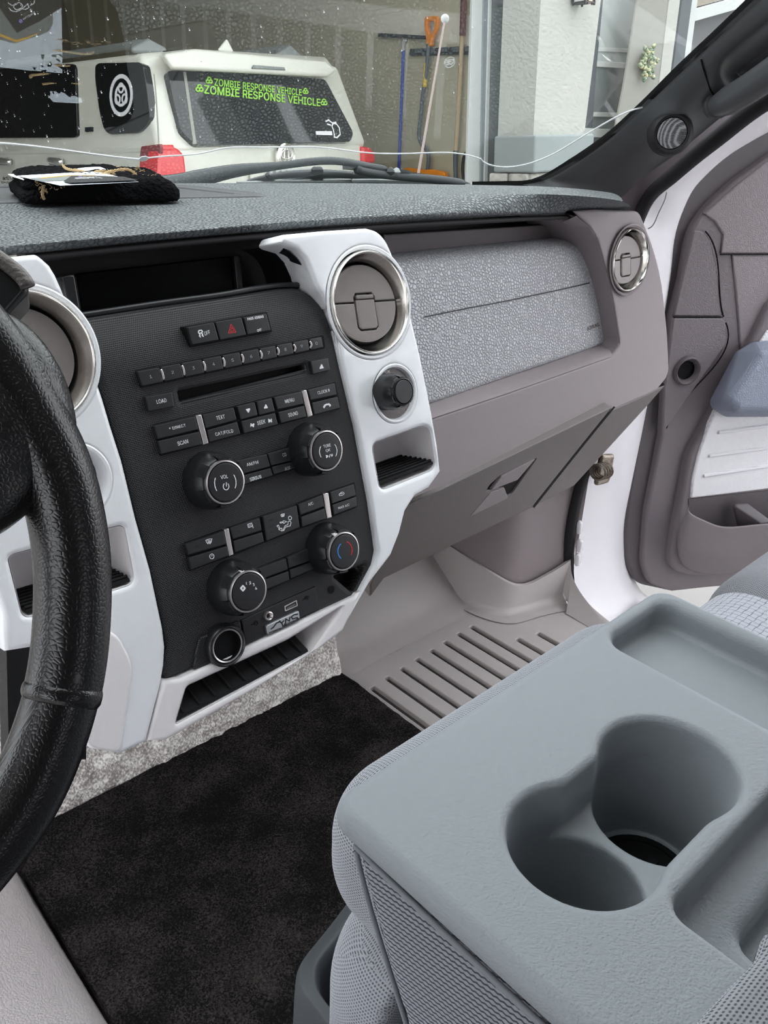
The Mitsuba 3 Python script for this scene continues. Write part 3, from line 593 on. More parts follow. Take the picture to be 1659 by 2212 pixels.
for x, y in ((583, 382), (766, 381)): add(wp + '__bolt', rhull([w3(x - 5, y - 4), w3(x + 6, y + 2)], .004, 8), 'wiper', 40)
meta('wiper_001', 'gray wiper frame with bolts lying in front of the shovel and stucco jamb', 'wiper')
add('wiper_001__frame', sheet([[w3(*p, .025) for p in [(740, 352), (780, 357), (830, 364), (880, 367), (890, 371), (940, 378), (1000, 391), (1030, 397)]], [w3(*p, .02) for p in [(740, 366), (790, 371), (830, 378), (880, 382), (905, 386), (950, 391), (990, 396), (1030, 399)]]], 40, 3, spline=False), 'wiper_steel', True)
add('wiper_001__arm', tube([w3(770, 366, .015), w3(840, 378, .015), w3(930, 386, .015), w3(1000, 396, .015)], .006, 30, 8), 'wiper', True)
add('wiper_001__blade', tube([w3(760, 391, .012), w3(850, 392, .012), w3(935, 397, .012)], .0035, 20, 6), 'wiper_steel', True)
for x, y in ((842, 370), (855, 371)): add('wiper_001__bolt', rhull([w3(x, y, .02), w3(x + 2, y, .02)], .006, 8), 'wiper' if x < 850 else 'wiper_steel', 40)
P0, P1 = ray(903, 378) * 1.85, ray(961, 40) * 2.0
add('antenna_mast__rod', tube([P0 + (P0 - P1) * .45, P1], [.0034, .0022], 12, 8), 'antenna', True)
add('antenna_mast__ball', trimesh.Trimesh(trimesh.creation.icosphere(2, .0085).vertices + P1, trimesh.creation.icosphere(2, .0085).faces, process=False), 'trim_white', True)
meta('antenna_mast', 'thin pinkish rod antenna with a pale ball tip rising in front of the snow shovel', 'antenna')
add('truck_hood', sheet([[(-.7, 1.15, -.30), (.4, 1.35, -.23), (1.5, 1.1, -.30)], [(-.75, 1.8, -.32), (.4, 1.8, -.26), (1.55, 1.8, -.32)], [(-.7, 2.35, -.42), (.4, 2.4, -.36), (1.5, 2.35, -.42)]], 24, 12), 'body_white', True, 'white hood of the truck below the wipers', 'hood')
add('cowl', sheet([[(-.45, 1.02, -.20), (.4, 1.10, -.19), (1.2, .93, -.20)], [(-.45, 1.26, -.27), (.4, 1.36, -.23), (1.25, 1.21, -.27)]], 24, 4), 'void', True, 'black cowl under the wipers at the foot of the windshield', 'cowl panel')
# ================================================================ dashboard
db = 'dashboard'
meta(db, 'gray truck dashboard with grained top pad and airbag cover on the passenger side', 'dashboard')
r1 = [aty(x, y, .70) for x, y in [(-300, 582), (-150, 568), (0, 553), (200, 533), (400, 514), (600, 497), (800, 482), (1000, 471), (1150, 464), (1280, 459), (1352, 456)]]
r2 = [aty(x, y, .690) for x, y in [(-300, 566), (-150, 550), (0, 534), (200, 516), (400, 499), (600, 482), (800, 469), (1000, 460), (1150, 456), (1280, 452), (1362, 449)]]
r3 = [atz(x, y, -.128) for x, y in [(-300, 498), (-150, 482), (0, 466), (200, 455), (400, 443), (600, 434), (800, 427), (1000, 421), (1150, 419), (1270, 425), (1345, 435)]]
r4 = [atz(x, y, -.132) for x, y in [(-300, 404), (-150, 402), (0, 399), (200, 397), (400, 396), (600, 395.5), (800, 396), (1000, 399), (1150, 402), (1240, 407), (1300, 414)]]
r5 = [p + np.array([0, .10, -.05]) for p in r4]
r0 = [p + np.array([0, .10, -.01]) for p in r1]
add(db + '__top_pad', sheet([r0, r1, r2, r3, r4, r5], 80, 60, match=True), 'dash_top', True)
edge = [p + np.array([0, -.003, -.004]) for p in r1]
add(db + '__pad_edge', tube(edge, .003, 60, 8), 'seal', True)
# black recess under the pad and the shelf above the airbag cover
add(db + '__recess', slab(PB, [(560, 470), (1262, 440), (1300, 600), (1300, 900), (560, 900)], 0.05, 0, 0, (), -0.115), 'black', False)
add(db + '__shelf', slab(PB, [(830, 507), (1206, 484), (1210, 530), (830, 560)], 0.03, 0.002, 0, (), -0.075), 'shelf')
aw = -0.03
AB = [(800, 556), (862, 548), (1100, 523), (1205, 514), (1258, 517), (1276, 530), (1296, 615), (1314, 722), (1305, 737), (1120, 800), (940, 862), (880, 884)]
ABR = [(-.095, [(800, 551), (862, 544), (980, 532), (1100, 521), (1205, 512), (1240, 512), (1258, 514), (1266, 518)]),
       (-.060, [(800, 556), (862, 549), (980, 537), (1100, 526), (1205, 517), (1244, 517), (1264, 520), (1274, 526)]),
       (-.042, [(800, 572), (862, 565), (980, 553), (1100, 541), (1205, 531), (1250, 530), (1271, 533), (1280, 538)]),
       (-.034, [(800, 596), (865, 588), (980, 575), (1100, 562), (1205, 551), (1256, 549), (1278, 551), (1286, 558)]),
       (-.030, [(800, 640), (872, 630), (985, 617), (1105, 603), (1210, 592), (1264, 588), (1288, 590), (1295, 600)]),
       (-.028, [(800, 780), (905, 765), (1000, 745), (1112, 718), (1216, 690), (1278, 672), (1300, 668), (1308, 672)]),
       (-.028, [(800, 900), (940, 861), (1030, 830), (1120, 799), (1220, 765), (1290, 741), (1308, 734), (1314, 722)]),
       (-.045, [(800, 904), (940, 865), (1030, 834), (1120, 803), (1220, 769), (1291, 745), (1311, 737), (1317, 724)])]
add(db + '__airbag_cover', sheet([[PB.pt(x, y, w) for x, y in L] for w, L in ABR], 120, 90, match=True), 'airbag', True)
add(db + '__airbag_cover__seam', sheet([[PB.pt(x, y + d, aw + .0028) for x, y in [(916, 685), (1000, 668), (1100, 649), (1200, 628), (1274, 611)]] for d in (-1.2, 1.2)], 30, 2), 'black', False)
add(db + '__airbag_cover__lettering', text(PB, 'AIRBAG', (1270, 714), (1295, 704), (1268, 707), aw + .003, .001), 'dash_low', False)
ho = [(860, 928), (1100, 848), (1200, 813), (1322, 770), (1340, 745), (1327, 660), (1312, 590), (1292, 520), (1275, 490), (1245, 466)]
hi_ = [(870, 887), (1110, 805), (1200, 775), (1303, 739), (1317, 724), (1307, 655), (1296, 600), (1277, 530), (1262, 505), (1215, 480)]
add(db + '__airbag_surround', sheet([[PB.pt(*p, 0.0) for p in ho], [PB.pt(*p, -.012) for p in [(a[0] * .55 + b[0] * .45, a[1] * .55 + b[1] * .45) for a, b in zip(ho, hi_)]], [PB.pt(*p, -.036) for p in hi_]], 90, 8, match=True), 'dash_mid', True)
BODY = ho[:-1] + [(1240, 456), (1290, 452), (1382, 456), (1410, 525), (1430, 600), (1443, 720), (1446, 800), (1440, 818), (1420, 843), (1398, 854), (1330, 884), (955, 1056), (860, 1100)]
vh = PB.uv(1360, 562)
add(db + '__lower_body', slab(PB, BODY, 0.10, 0.004, [0] * 3 + [.01, .01, 0, 0, 0, 0, 0] + [0, .01, .03, .03, .03, .01, .004, 0, 0, 0, 0, 0], [circ(vh, .0472, 60)], 0.0), 'dash_mid')
# passenger outer vent
a9 = math.radians(2)
PV = Plane(PB.pt(1360, 562, .004), (-math.sin(a9), -math.cos(a9) * math.cos(t7), math.sin(t7)), (math.cos(a9), -math.sin(a9), 0))
def vent(root, pl, c, s, rot=0., tilt=None):
    """Round outlet: chrome ring, tilted ball with upper and lower flap and a tab."""
    o = pl.uv(*c)
    add(root + '__ring', on(pl, o, lathe([(.050 * s, -.01), (.0515 * s, .0), (.0515 * s, .003), (.0500 * s, .0045), (.0490 * s, .0035), (.0480 * s, .001), (.0465 * s, -.004), (.0445 * s, -.009), (.0420 * s, -.0135), (.0410 * s, -.020)], 72), 0.), 'chrome', 50)
    add(root + '__socket', on(pl, o, lathe([(.0005, -.03), (.044 * s, -.03), (.0415 * s, -.017)], 48), 0.), 'void', 40)
    tx, ty = tilt or (-.10, .08)
    n = nrm(pl.n + pl.u * tx + pl.v * ty); q = Plane(pl.xyz(o[0], o[1], -.0100 * s), n, pl.u); r = .0398 * s
    c_, s_ = math.cos(rot), math.sin(rot)
    def piece(name, P, w0, b=.0012, mat='vent_gray'):
        P = np.array(P) * s; P = np.c_[P[:, 0] * c_ - P[:, 1] * s_, P[:, 0] * s_ + P[:, 1] * c_]
        return add(root + '__' + name, q.mesh(prism(P, .012, b, (), w0)), mat)
    add(root + '__ball', on(q, (0, 0), lathe([(r * 1.02, -.02), (r * 1.03, -.008), (r * 1.0, -.003), (r * .5, -.003), (.0004, -.003)], 60), 0.), 'knob', 40)
    def arc(a0, a1, rr, n=20): return [(rr * math.cos(math.radians(t)), rr * math.sin(math.radians(t))) for t in np.linspace(a0, a1, n)]
    rr = .0390; hw = .0118
    upper = arc(3, 177, rr, 34) + [(-hw - .001, .002), (-hw - .001, .006), (-hw + .002, .0105), (hw - .002, .0105), (hw + .001, .006), (hw + .001, .002)]
    lower = [(-hw - .001, .0005)] + arc(179, 361, rr, 34) + [(hw + .001, .0005), (hw + .001, -.024), (hw - .002, -.0275), (-hw + .002, -.0275), (-hw - .001, -.024)]
    piece('flap', upper, .002); piece('flap', lower, .002)
    tab = [(-hw + .0005, -.0235), (-hw + .003, -.026), (hw - .003, -.026), (hw - .0005, -.0235), (hw - .0005, .0035), (-hw + .0005, .0035)]
    piece('tab', tab, .0035); piece('tab_lip', [(-hw + .0012, .0042), (hw - .0012, .0042), (hw - .0015, .0085), (-hw + .0015, .0085)], .0042)
meta(db + '__air_vent', 'chrome ringed round vent on the passenger end')
add(db + '__air_vent__pocket', on(PV, PV.uv(1360, 562), lathe([(.0495, .001), (.0478, .0020), (.0450, -.001), (.0430, -.012)], 60), 0.), 'dash_mid', 40)
vent(db + '__air_vent', PV, (1360, 562), .84)
# lower facet with the glove box
LOW = [(900, 1075), (955, 1054), (1330, 883), (1398, 853), (1438, 832), (1394, 882), (1240, 1050), (1152, 1096), (1000, 1168), (830, 1250), (800, 1290), (800, 1120)]
add(db + '__lower_panel', slab(PG, LOW, 0.03, 0.003, 0, (), 0.0), 'dash_low')
BACK = [atx(1440, 812, 1.27), atx(1240, 1050, 1.22)]
door = [(880, 1090), (958, 1056), (1322, 880), (1152, 1092), (1003, 1163), (832, 1244), (800, 1265)]
NOT = [(1160, 990), (1106, 1066), (1092, 1074), (1078, 1052), (1050, 1062), (1058, 1048), (1080, 1028)]
gb = db + '__glove_box'
meta(gb, 'grained glove box door with a recessed handle')
add(gb + '__door', slab(PG, door, 0.012, 0.002, [0, 0, .004, .004, 0, 0, 0], [fillet(PG.uvs(NOT, .0035), .003)], 0.0035), 'dash_low')
add(gb + '__handle_pocket', slab(PG, [(1165, 985), (1106, 1082), (1085, 1090), (1040, 1075), (1070, 1022)], 0.004, 0, 0, (), 0.0006), 'void', False)
add(gb + '__handle', slab(PG, [(1083, 1030), (1158, 991), (1118, 1038), (1060, 1060)], 0.008, 0.002, .003, (), 0.0045), 'dash_mid')
add(gb + '__scoop', slab(PG, [(1060, 1064), (1090, 1054), (1098, 1076), (1014, 1117)], 0.004, 0.001, .003, (), 0.0042), 'dash_mid')
add(gb + '__gap', sheet([[PG.pt(x + d, y + d * .8, .0008) for x, y in [(1327, 878), (1240, 985), (1152, 1096)]] for d in (-1.0, 2.0)], 20, 2), 'void', False)
# body of the dash below and behind, closing the hollow
add(db + '__inner_shell', join(hull([(.55, .80, -.60), (1.24, .80, -.60), (1.24, 1.1, -.60), (.55, 1.1, -.60), (.55, .80, -.2), (1.24, .80, -.2), (1.24, 1.1, -.2), (.55, 1.1, -.2)])), 'void', False)
# speaker tray lid on the pad at the driver's side
lid = [atz(x, y, -.1285) for x, y in [(-260, 458), (0, 441), (300, 431), (560, 427), (578, 424), (560, 419), (400, 402), (200, 399), (-260, 402)]]
PTop = Plane((0, 0, -.1265), (0, 0, 1))
L2 = np.array([[p[0], p[1]] for p in lid])
add(db + '__speaker_lid', PTop.mesh(prism(fillet(L2, .006), .012, .003, [ccw(inset(ccw(L2), .022), False)], 0.0)), 'pillar')
add(db + '__speaker_lid__plate', PTop.mesh(prism(inset(ccw(L2), .018), .006, .001, (), -.002)), 'pillar')
# ================================================================ centre stack
cs = 'center_stack'
meta(cs, 'center stack with black textured control panel between two white trim columns', 'control panel')
BP = [(158, 687), (280, 668), (400, 651), (520, 634), (640, 616), (668, 616), (690, 636), (706, 664), (735, 780), (768, 920), (798, 1080), (814, 1190), (808, 1218), (770, 1289), (660, 1336), (560, 1382), (450, 1430), (356, 1472), (352, 1458), (362, 1400), (353, 1345), (326, 1225), (296, 1115), (266, 990), (236, 892), (205, 800), (180, 735)]
sl = Z4((393, 632), (1222, 457), (1232, 487), (407, 697))
PKT = Z5((1225, 785), (1432, 702), (1425, 765), (1352, 895))
fp = slab(PS, BP, 0.03, 0.006, [0] * 4 + [.01, .015, .015, .01] + [0] * 3 + [.006, .006] + [0] * 14, [fillet(PS.uvs(sl), .001), fillet(PS.uvs(PKT), .002)], 0.0)
fp = trimesh.Trimesh(*trimesh.remesh.subdivide_to_size(fp.vertices, fp.faces, .007), process=False); fp.merge_vertices(digits_vertex=6)
def roll(V):
    V = np.array(V); v_ = (V - PS.o) @ PS.v; v0_, v1_ = PS.uv(450, 770)[1], PS.uv(450, 655)[1]
    return V - PS.n * (.016 * np.clip((v_ - v0_) / (v1_ - v0_), 0, 1.2) ** 2)[:, None]
fp.vertices = roll(fp.vertices)
add(cs + '__face_panel', fp, 'panel', 40)
add(cs + '__face_panel__pocket', slab(PS, Z5((1205, 770), (1450, 680), (1440, 800), (1340, 915)), 0.01, 0, 0, (), -.02), 'void', False)
add(cs + '__disc_slot', slab(PS, Z4((380, 625), (1235, 445), (1245, 500), (395, 710)), 0.01, 0, 0, (), -.012), 'void', False, 'wide disc slot')
add(cs + '__slot_rim', strokes(PS, [[sl[3], sl[2]], [sl[2], sl[1]]], 0.0006, .0005), 'knob', False)
# hooded display behind the panel's upper edge
add(cs + '__display_hood', join(slab(PS, [(40, 500), (690, 460), (720, 720), (120, 760)], 0.02, 0, 0, (), -.085)), 'black', False)
add(cs + '__display', slab(PS, [(163, 590), (505, 552), (516, 650), (178, 690)], 0.01, 0.002, .004, (), -.055), 'screen')
add(cs + '__display_frame', slab(PS, [(133, 598), (162, 592), (178, 690), (158, 694)], 0.02, 0.002, 0, (), -.035), 'knob')
add(cs + '__display_frame', slab(PS, [(506, 553), (520, 551), (530, 650), (517, 652)], 0.02, 0.002, 0, (), -.05), 'knob')
add(cs + '__display_sidewall', sheet([[PS.pt(*p, -.004) for p in [(600, 530), (642, 560), (662, 590), (676, 618)]], [PS.pt(*p, -.08) for p in [(520, 540), (560, 570), (575, 610), (580, 640)]]], 20, 4), 'knob', True)
add(cs + '__display_ledge', tube(roll([PS.pt(*p, -.002) for p in [(160, 683), (280, 665), (400, 647), (520, 630), (640, 612), (668, 613)]]), .003, 30, 8), 'knob', True)
# white columns
RC = [(604, 522), (612, 506), (700, 498), (795, 492), (817, 498), (836, 517), (849, 546), (880, 640), (910, 765), (935, 890), (947, 960), (954, 1019), (929, 1054), (899, 1071), (878, 1104), (866, 1151), (847, 1200), (800, 1261), (742, 1362), (726, 1379), (716, 1374), (770, 1296), (810, 1222), (816, 1190), (801, 1082), (771, 920), (738, 780), (722, 697), (708, 660), (695, 634), (681, 616), (674, 590), (660, 558), (642, 538), (610, 528)]
wc = .006
tr = cs + '__trim_column'
v0 = PS.uv(800, 654, wc); s0 = PS.uv(854, 850, wc)
PK = [(811, 957), (915, 920), (927, 924), (932, 935), (943, 1003), (936, 1016), (832, 1057), (822, 1051), (808, 970)]
meta(tr, 'glossy white trim column beside the airbag cover')
add(tr + '__shell', slab(PS, RC, 0.035, 0.005, [.003, .004] + [0] * 2 + [.01, .01] + [0] * 29, [circ(v0, .0545, 60), circ(s0, .029, 48), fillet(PS.uvs(PK, wc), .005)], wc), 'white_trim', 40)
def liprings(key, pl, o, r, w, mat):
    add(key, on(pl, o, lathe([(r + .0025, w + .0002), (r + .001, w + .0012), (r - .001, w + .0006), (r - .0025, w - .004), (r - .003, w - .02)], 60), 0), mat, 40)
liprings(tr + '__vent_lip', PS, v0, .0545, wc, 'white_trim')
liprings(tr + '__socket_lip', PS, s0, .029, wc, 'white_trim')
PSv = Plane(PS.pt(800, 654, wc), PS.n, PS.u)
meta(tr + '__air_vent', 'round chrome vent with gray flaps')
vent(tr + '__air_vent', PSv, (800, 654), 1.0, -.10, (-.10, .12))
def socketknob(root, pl, c, w, rf, label=None):
    o = pl.uv(*c, w + .024)
    add(root + '__socket_plate', on(pl, s0, lathe([(.0275, -.004), (.026, -.0032), (.0004, -.0032)], 48), wc), 'dash_low', 40)
    return o
socketknob(tr, PS, (874, 846), wc, .01)
def knob(root, pl, c, h, s=1., top='knob_face', ring='satin_chrome', w=0.0, marks=True):
    """Ball shaped turn knob: body, grip ribs, ring, face; h: height of the face; c: pixel of the face centre."""
    o = pl.uv(*c, w + h)
    add(root + '__base', on(pl, o, lathe([(.0265 * s, 0), (.0262 * s, h * .35), (.0245 * s, h * .62), (.0215 * s, h * .84), (.0205 * s, h * .86)], 48), w), 'knob', 60)
    rr = .0207 * s
    for k in range(6):
        a = k * math.pi / 3 + .35
        add(root + '__grip', on(pl, o, lathe([(rr * 1.17, h * .66), (rr * 1.09, h * .86), (rr * 1.07, h * .93), (rr * .98, h * .93), (rr * .95, h * .80)], 8, a - .26, a + .26), w), 'knob', 40)
    add(root + '__collar', on(pl, o, lathe([(rr * 1.0, h * .8), (rr * .99, h * .90), (rr * .955, h * .93)], 48), w), 'knob', 40)
    add(root + '__ring', on(pl, o, lathe([(rr * .955, h * .90), (rr * .94, h * .975), (rr * .88, h * .985), (rr * .84, h * .94), (rr * .83, h * .9)], 56), w), ring, 40)
    add(root + '__face', on(pl, o, lathe([(rr * .83, h * .9), (rr * .82, h * .98), (rr * .78, h), (.0003, h)], 48), w), top, 40)
    return o
meta(tr + '__socket_cap', 'black knob shaped cap of the 12 volt socket')
knob(tr + '__socket_cap', PS, (873, 846), .030, .72, 'knob_face', 'knob', wc - .003)
add(tr + '__socket_plate__lettering', text(PS, '12V', (831, 809), (842, 805), (831, 802), wc - .0026, .0004, True), 'print_white', False)
def pocket(root, PKp, floor_px, w0, depth, mat='white_matte'):
    P = PS.uvs(PKp, w0); P = ccw(fillet(P, .004)); n = len(P); A = PS.map(np.c_[P, np.full(n, w0 - .002)]); Q = inset(P, .003); B = PS.map(np.c_[Q, np.full(n, w0 - depth)])
    i = np.arange(n); k = (i + 1) % n
    add(root + '__cubby', trimesh.Trimesh(np.vstack([A, B]), np.vstack([np.c_[i, k, k + n], np.c_[i, k + n, i + n]]), process=False), mat, 30)
    add(root + '__cubby_back', PS.mesh(prism(Q, .002, 0, (), w0 - depth)), mat, 30)
pocket(tr, PK, None, wc, .055)
lo = PS.uvs([(822, 1050), (940, 1003)], wc)
def cubmat(root, a, b, n=7, w0=wc, depth=.052):
    A, B = PS.xyz(*PS.uv(*a, w0), w0 - .004), PS.xyz(*PS.uv(*b, w0), w0 - .004); A += PS.v * .004; B += PS.v * .004
    C, D = B - PS.n * depth + PS.v * .004, A - PS.n * depth + PS.v * .004
    add(root + '__rubber_mat', hull([A, B, C, D] + [p - PS.v * .003 for p in (A, B, C, D)]), 'rubber', False)
    for k in range(n):
        s = (k + .5) / n; p, q = A + (D - A) * s, B + (C - B) * s; add(root + '__rubber_mat__rib', tube([p + PS.v * .001, q + PS.v * .001], .0016, 0, 6), 'rubber', True)
cubmat(tr, (824, 1049), (941, 1005))
LC = [(-120, 575), (20, 554), (80, 548), (90, 555), (109, 572), (122, 593), (134, 620), (160, 684), (183, 739), (206, 806), (225, 863), (241, 918), (266, 996), (296, 1120), (327, 1230), (354, 1357), (359, 1398), (357, 1436), (350, 1478), (318, 1603), (261, 1630), (199, 1620), (181, 1601), (186, 1563), (190, 1500), (185, 1385), (70, 1400), (14, 1409), (9, 1330), (-60, 1100), (-120, 900)]
lt = cs + '__trim_column_001'
meta(lt, 'glossy white trim column behind the steering wheel')
v1 = PS.uv(62, 775, wc); PK2 = [(20, 1208), (30, 1199), (215, 1148), (262, 1136), (271, 1142), (291, 1250), (283, 1264), (62, 1334), (50, 1328)]
h2 = PS.uv(162, 1040, wc)
add(lt + '__shell', slab(PS, LC, 0.035, 0.005, [0, .004, .01, .006] + [0] * 27, [circ(v1, .0545, 60), circ(h2, .029, 48), fillet(PS.uvs(PK2, wc), .005)], wc), 'white_trim', 40)
liprings(lt + '__vent_lip', PS, v1, .0545, wc, 'white_trim'); liprings(lt + '__socket_lip', PS, h2, .029, wc, 'white_trim')
add(lt + '__socket_plate', on(PS, h2, lathe([(.0275, -.004), (.026, -.0032), (.0004, -.0032)], 48), wc - .015), 'void', 40)
vent(lt + '__air_vent', Plane(PS.pt(62, 775, wc), PS.n, PS.u), (62, 775), 1.0, -1.25, (.02, .05))
pocket(lt, PK2, None, wc, .055); cubmat(lt, (64, 1331), (286, 1260))
add(lt + '__lower_facet', slab(PS, [(150, 1352), (225, 1357), (258, 1375), (284, 1425), (287, 1455), (261, 1628), (200, 1619), (184, 1600), (188, 1560), (190, 1480)], 0.006, 0.003, .006, (), wc + .003), 'white_matte')
add(cs + '__lower_side', slab(PS, [(14, 1405), (190, 1380), (186, 1640), (20, 1650)], 0.02, 0, 0, (), -.03), 'black', False)
# lower tray
def z8(x, y): return 300 + x / 2.9625, 1200 + y / 2.9625
def Z8(*p): return [z8(*q) for q in p]
TRo = Z8((160, 806), (270, 790), (1385, 262), (1440, 215), (1312, 480), (1170, 592), (720, 875), (260, 1140), (170, 1188), (62, 1190))
TRi = Z8((310, 838), (960, 540), (1312, 322), (1112, 612), (1080, 632), (240, 1085), (250, 1040))
lt2 = cs + '__storage_tray'
meta(lt2, 'white open storage tray at the foot of the stack')
add(lt2 + '__frame', slab(PS, TRo, 0.03, 0.004, 0, [fillet(PS.uvs(TRi, wc), .005)], wc), 'white_matte', 40)
pocket(lt2, TRi, None, wc, .075)
A = PS.uvs(Z8((250, 1045), (1095, 606)), wc); A0, A1 = PS.xyz(A[0][0], A[0][1], wc - .004), PS.xyz(A[1][0], A[1][1], wc - .004); bk = -PS.n * .075 + PS.v * .045
add(lt2 + '__rubber_mat', hull([A0, A1, A1 + bk, A0 + bk] + [p - PS.v * .003 for p in (A0, A1, A1 + bk, A0 + bk)]), 'rubber', False)
for k in range(9):
    p = A0 + (A1 - A0) * (k + .5) / 9; add(lt2 + '__rubber_mat__rib', tube([p + PS.v * .0012, p + bk + PS.v * .0012], .0012, 0, 6), 'rubber', True)
# buttons
def button(name, quad, w=.0045, b=.0012, mat='button', r=.001, lab=None):
    k = add(cs + '__' + name, slab(PS, quad, w + .003, b, r, (), w, steps=2), mat, 30); return k
def legend(key, s, BL, BR, TL, w=.0045, mat='print_white', bold=False): add(key + '__legend', text(PS, s, BL, BR, TL, w + .0003, .0002, bold), mat, False)
def sym(key, lines, w=.0045, wid=.00027, mat='print_white'): add(key + '__symbol', strokes(PS, lines, w + .0003, wid), mat, False)
def bezel(name, quad): add(cs + '__' + name, slab(PS, quad, .012, .0008, .0015, (), .0012, steps=2), 'void')
bezel('switch_bezel', Z4((420, 200), (975, 102), (1010, 236), (464, 336)))
k = button('traction_switch', Z4((445, 205), (622, 171), (656, 290), (478, 322))); legend(k, 'OFF', z4(560, 262), z4(597, 250), z4(554, 236))
sym(k, [Z4((518, 238), (522, 228), (538, 225), (545, 232), (540, 243), (522, 246), (518, 238)), Z4((524, 248), (530, 256), (525, 263), (532, 270)), Z4((540, 245), (546, 252), (544, 260), (551, 266))], .0045, .0005)
k = button('hazard_switch', Z4((630, 170), (806, 140), (838, 257), (664, 290))); sym(k, [Z4((735, 185), (768, 237), (718, 245), (735, 185)), Z4((738, 205), (755, 230), (731, 234), (738, 205))], mat='print_red')
k = button('airbag_indicator', Z4((818, 140), (970, 112), (1000, 226), (845, 255))); legend(k, 'PASS AIRBAG', z4(846, 161), z4(952, 142), z4(842, 143), bold=True); legend(k, 'OFF', z4(910, 237), z4(938, 230), z4(907, 220), bold=True)
bezel('preset_bezel', Z4((98, 492), (1350, 258), (1364, 342), (136, 608)))
tp = [112, 270, 409, 549, 679, 803, 926, 1039, 1149, 1256, 1346]; bt = [146, 296, 433, 570, 697, 820, 942, 1052, 1162, 1266, 1358]
ty = lambda x: 499 + (x - 112) * (266 - 499) / 1234.; by = lambda x: 598 + (x - 146) * (337 - 598) / 1212.
for i in range(10):
    x0, x1, u0, u1 = tp[i], tp[i + 1] - 9, bt[i], bt[i + 1] - 9
    k = button('preset_button', Z4((x0, ty(x0)), (x1, ty(x1)), (u1, by(u1)), (u0, by(u0))))
    cx = (x0 + x1 + u0 + u1) / 4; cy = (ty(x0) + by(u1) + ty(x1) + by(u0)) / 4
    legend(k, '1234567890'[i], z4(cx - 5, cy + 11), z4(cx + 9, cy + 8), z4(cx - 9, cy - 9), mat='print_gray')
    if i < 9:
        a, c = (tp[i + 1] - 1), (bt[i + 1] - 7)
        add(cs + '__preset_divider', tube([PS.pt(*z4(a, ty(a) + 16), .0035), PS.pt(*z4(a + 12, (ty(a) + by(c)) / 2), .0042), PS.pt(*z4(c - 2, by(c) - 14), .0035)], .0011, 8, 8), 'satin_chrome', True)
k = button('load_button', Z4((165, 668), (345, 634), (360, 732), (188, 765))); legend(k, 'LOAD', z4(244, 714), z4(308, 702), z4(238, 688))
k = button('eject_button', Z4((1262, 430), (1380, 406), (1394, 490), (1280, 518))); sym(k, [Z4((1326, 478), (1336, 455), (1346, 474), (1326, 478)), Z4((1332, 474), (1337, 464), (1340, 472))], wid=.0006)
bezel('audio_bezel', Z4((216, 856), (500, 786), (760, 728), (1010, 668), (1205, 622), (1428, 568), (1466, 744), (1280, 794), (1045, 856), (805, 918), (585, 978), (268, 1060)))
k = button('direct_button', Z4((222, 860), (498, 795), (522, 884), (250, 950))); legend(k, '* DIRECT', z4(328, 890), z4(436, 864), z4(322, 872))
k = button('scan_button', Z4((250, 960), (525, 896), (548, 984), (272, 1050))); legend(k, 'SCAN', z4(383, 992), z4(452, 974), z4(377, 966))
add(cs + '__chrome_bar', slab(PS, Z4((502, 792), (538, 784), (588, 974), (553, 984)), .005, .0008, 0, (), .0045), 'satin_chrome')
k = button('text_button', Z4((546, 786), (754, 738), (774, 820), (568, 878))); legend(k, 'TEXT', z4(640, 822), z4(696, 810), z4(634, 797))
k = button('category_button', Z4((576, 888), (776, 832), (799, 914), (592, 970))); legend(k, 'CAT/FOLD', z4(634, 930), z4(752, 905), z4(628, 905))
k = button('down_button', Z4((775, 730), (893, 702), (914, 790), (800, 820))); sym(k, [Z4((838, 752), (858, 748), (850, 768), (838, 752)), Z4((844, 754), (852, 752), (849, 762))], wid=.0006)
k = button('up_button', Z4((906, 698), (1006, 674), (1028, 764), (922, 790))); sym(k, [Z4((957, 742), (966, 722), (975, 738), (957, 742)), Z4((963, 738), (967, 730), (970, 737))], wid=.0006)
k = button('seek_button', Z4((802, 828), (1028, 772), (1048, 852), (822, 912))); legend(k, 'SEEK', z4(912, 856), z4(964, 842), z4(907, 830))
for a in (868, 982):
    d = 1 if a > 900 else -1; y = 856 if d < 0 else 826; c = a + 10
    sym(k, [Z4((c - 8 * d, y - 9), (c + 7 * d, y), (c - 6 * d, y + 9), (c - 8 * d, y - 9)), Z4((c - 5 * d, y - 4), (c - 2 * d, y), (c - 4 * d, y + 4)), Z4((c + 10 * d, y - 11), (c + 12 * d, y + 8))], wid=.0005)
k = button('menu_button', Z4((1020, 670), (1202, 630), (1220, 714), (1044, 754))); legend(k, 'MENU', z4(1096, 711), z4(1156, 696), z4(1090, 688))
k = button('sound_button', Z4((1048, 768), (1221, 724), (1239, 800), (1067, 844))); legend(k, 'SOUND', z4(1118, 802), z4(1180, 786), z4(1112, 778))
add(cs + '__chrome_bar', slab(PS, Z4((1205, 627), (1236, 620), (1279, 790), (1247, 802)), .005, .0008, 0, (), .0045), 'satin_chrome')
k = button('clock_button', Z4((1244, 620), (1424, 574), (1440, 654), (1264, 692))); legend(k, 'CLOCK #', z4(1313, 652), z4(1392, 632), z4(1307, 632))
k = button('phone_button', Z4((1272, 706), (1444, 664), (1462, 742), (1287, 788))); sym(k, [Z4((1352, 738), (1356, 724), (1370, 718), (1386, 716), (1394, 726)), Z4((1350, 734), (1358, 728)), Z4((1388, 726), (1394, 722))], wid=.0008)
bezel('source_bezel', Z4((640, 1120), (975, 1040), (1230, 970), (1260, 1112), (1018, 1196), (700, 1290)))
k = button('band_button', Z4((700, 1106), (974, 1046), (999, 1130), (740, 1200))); legend(k, 'AM/FM', z4(842, 1132), z4(918, 1112), z4(836, 1108))
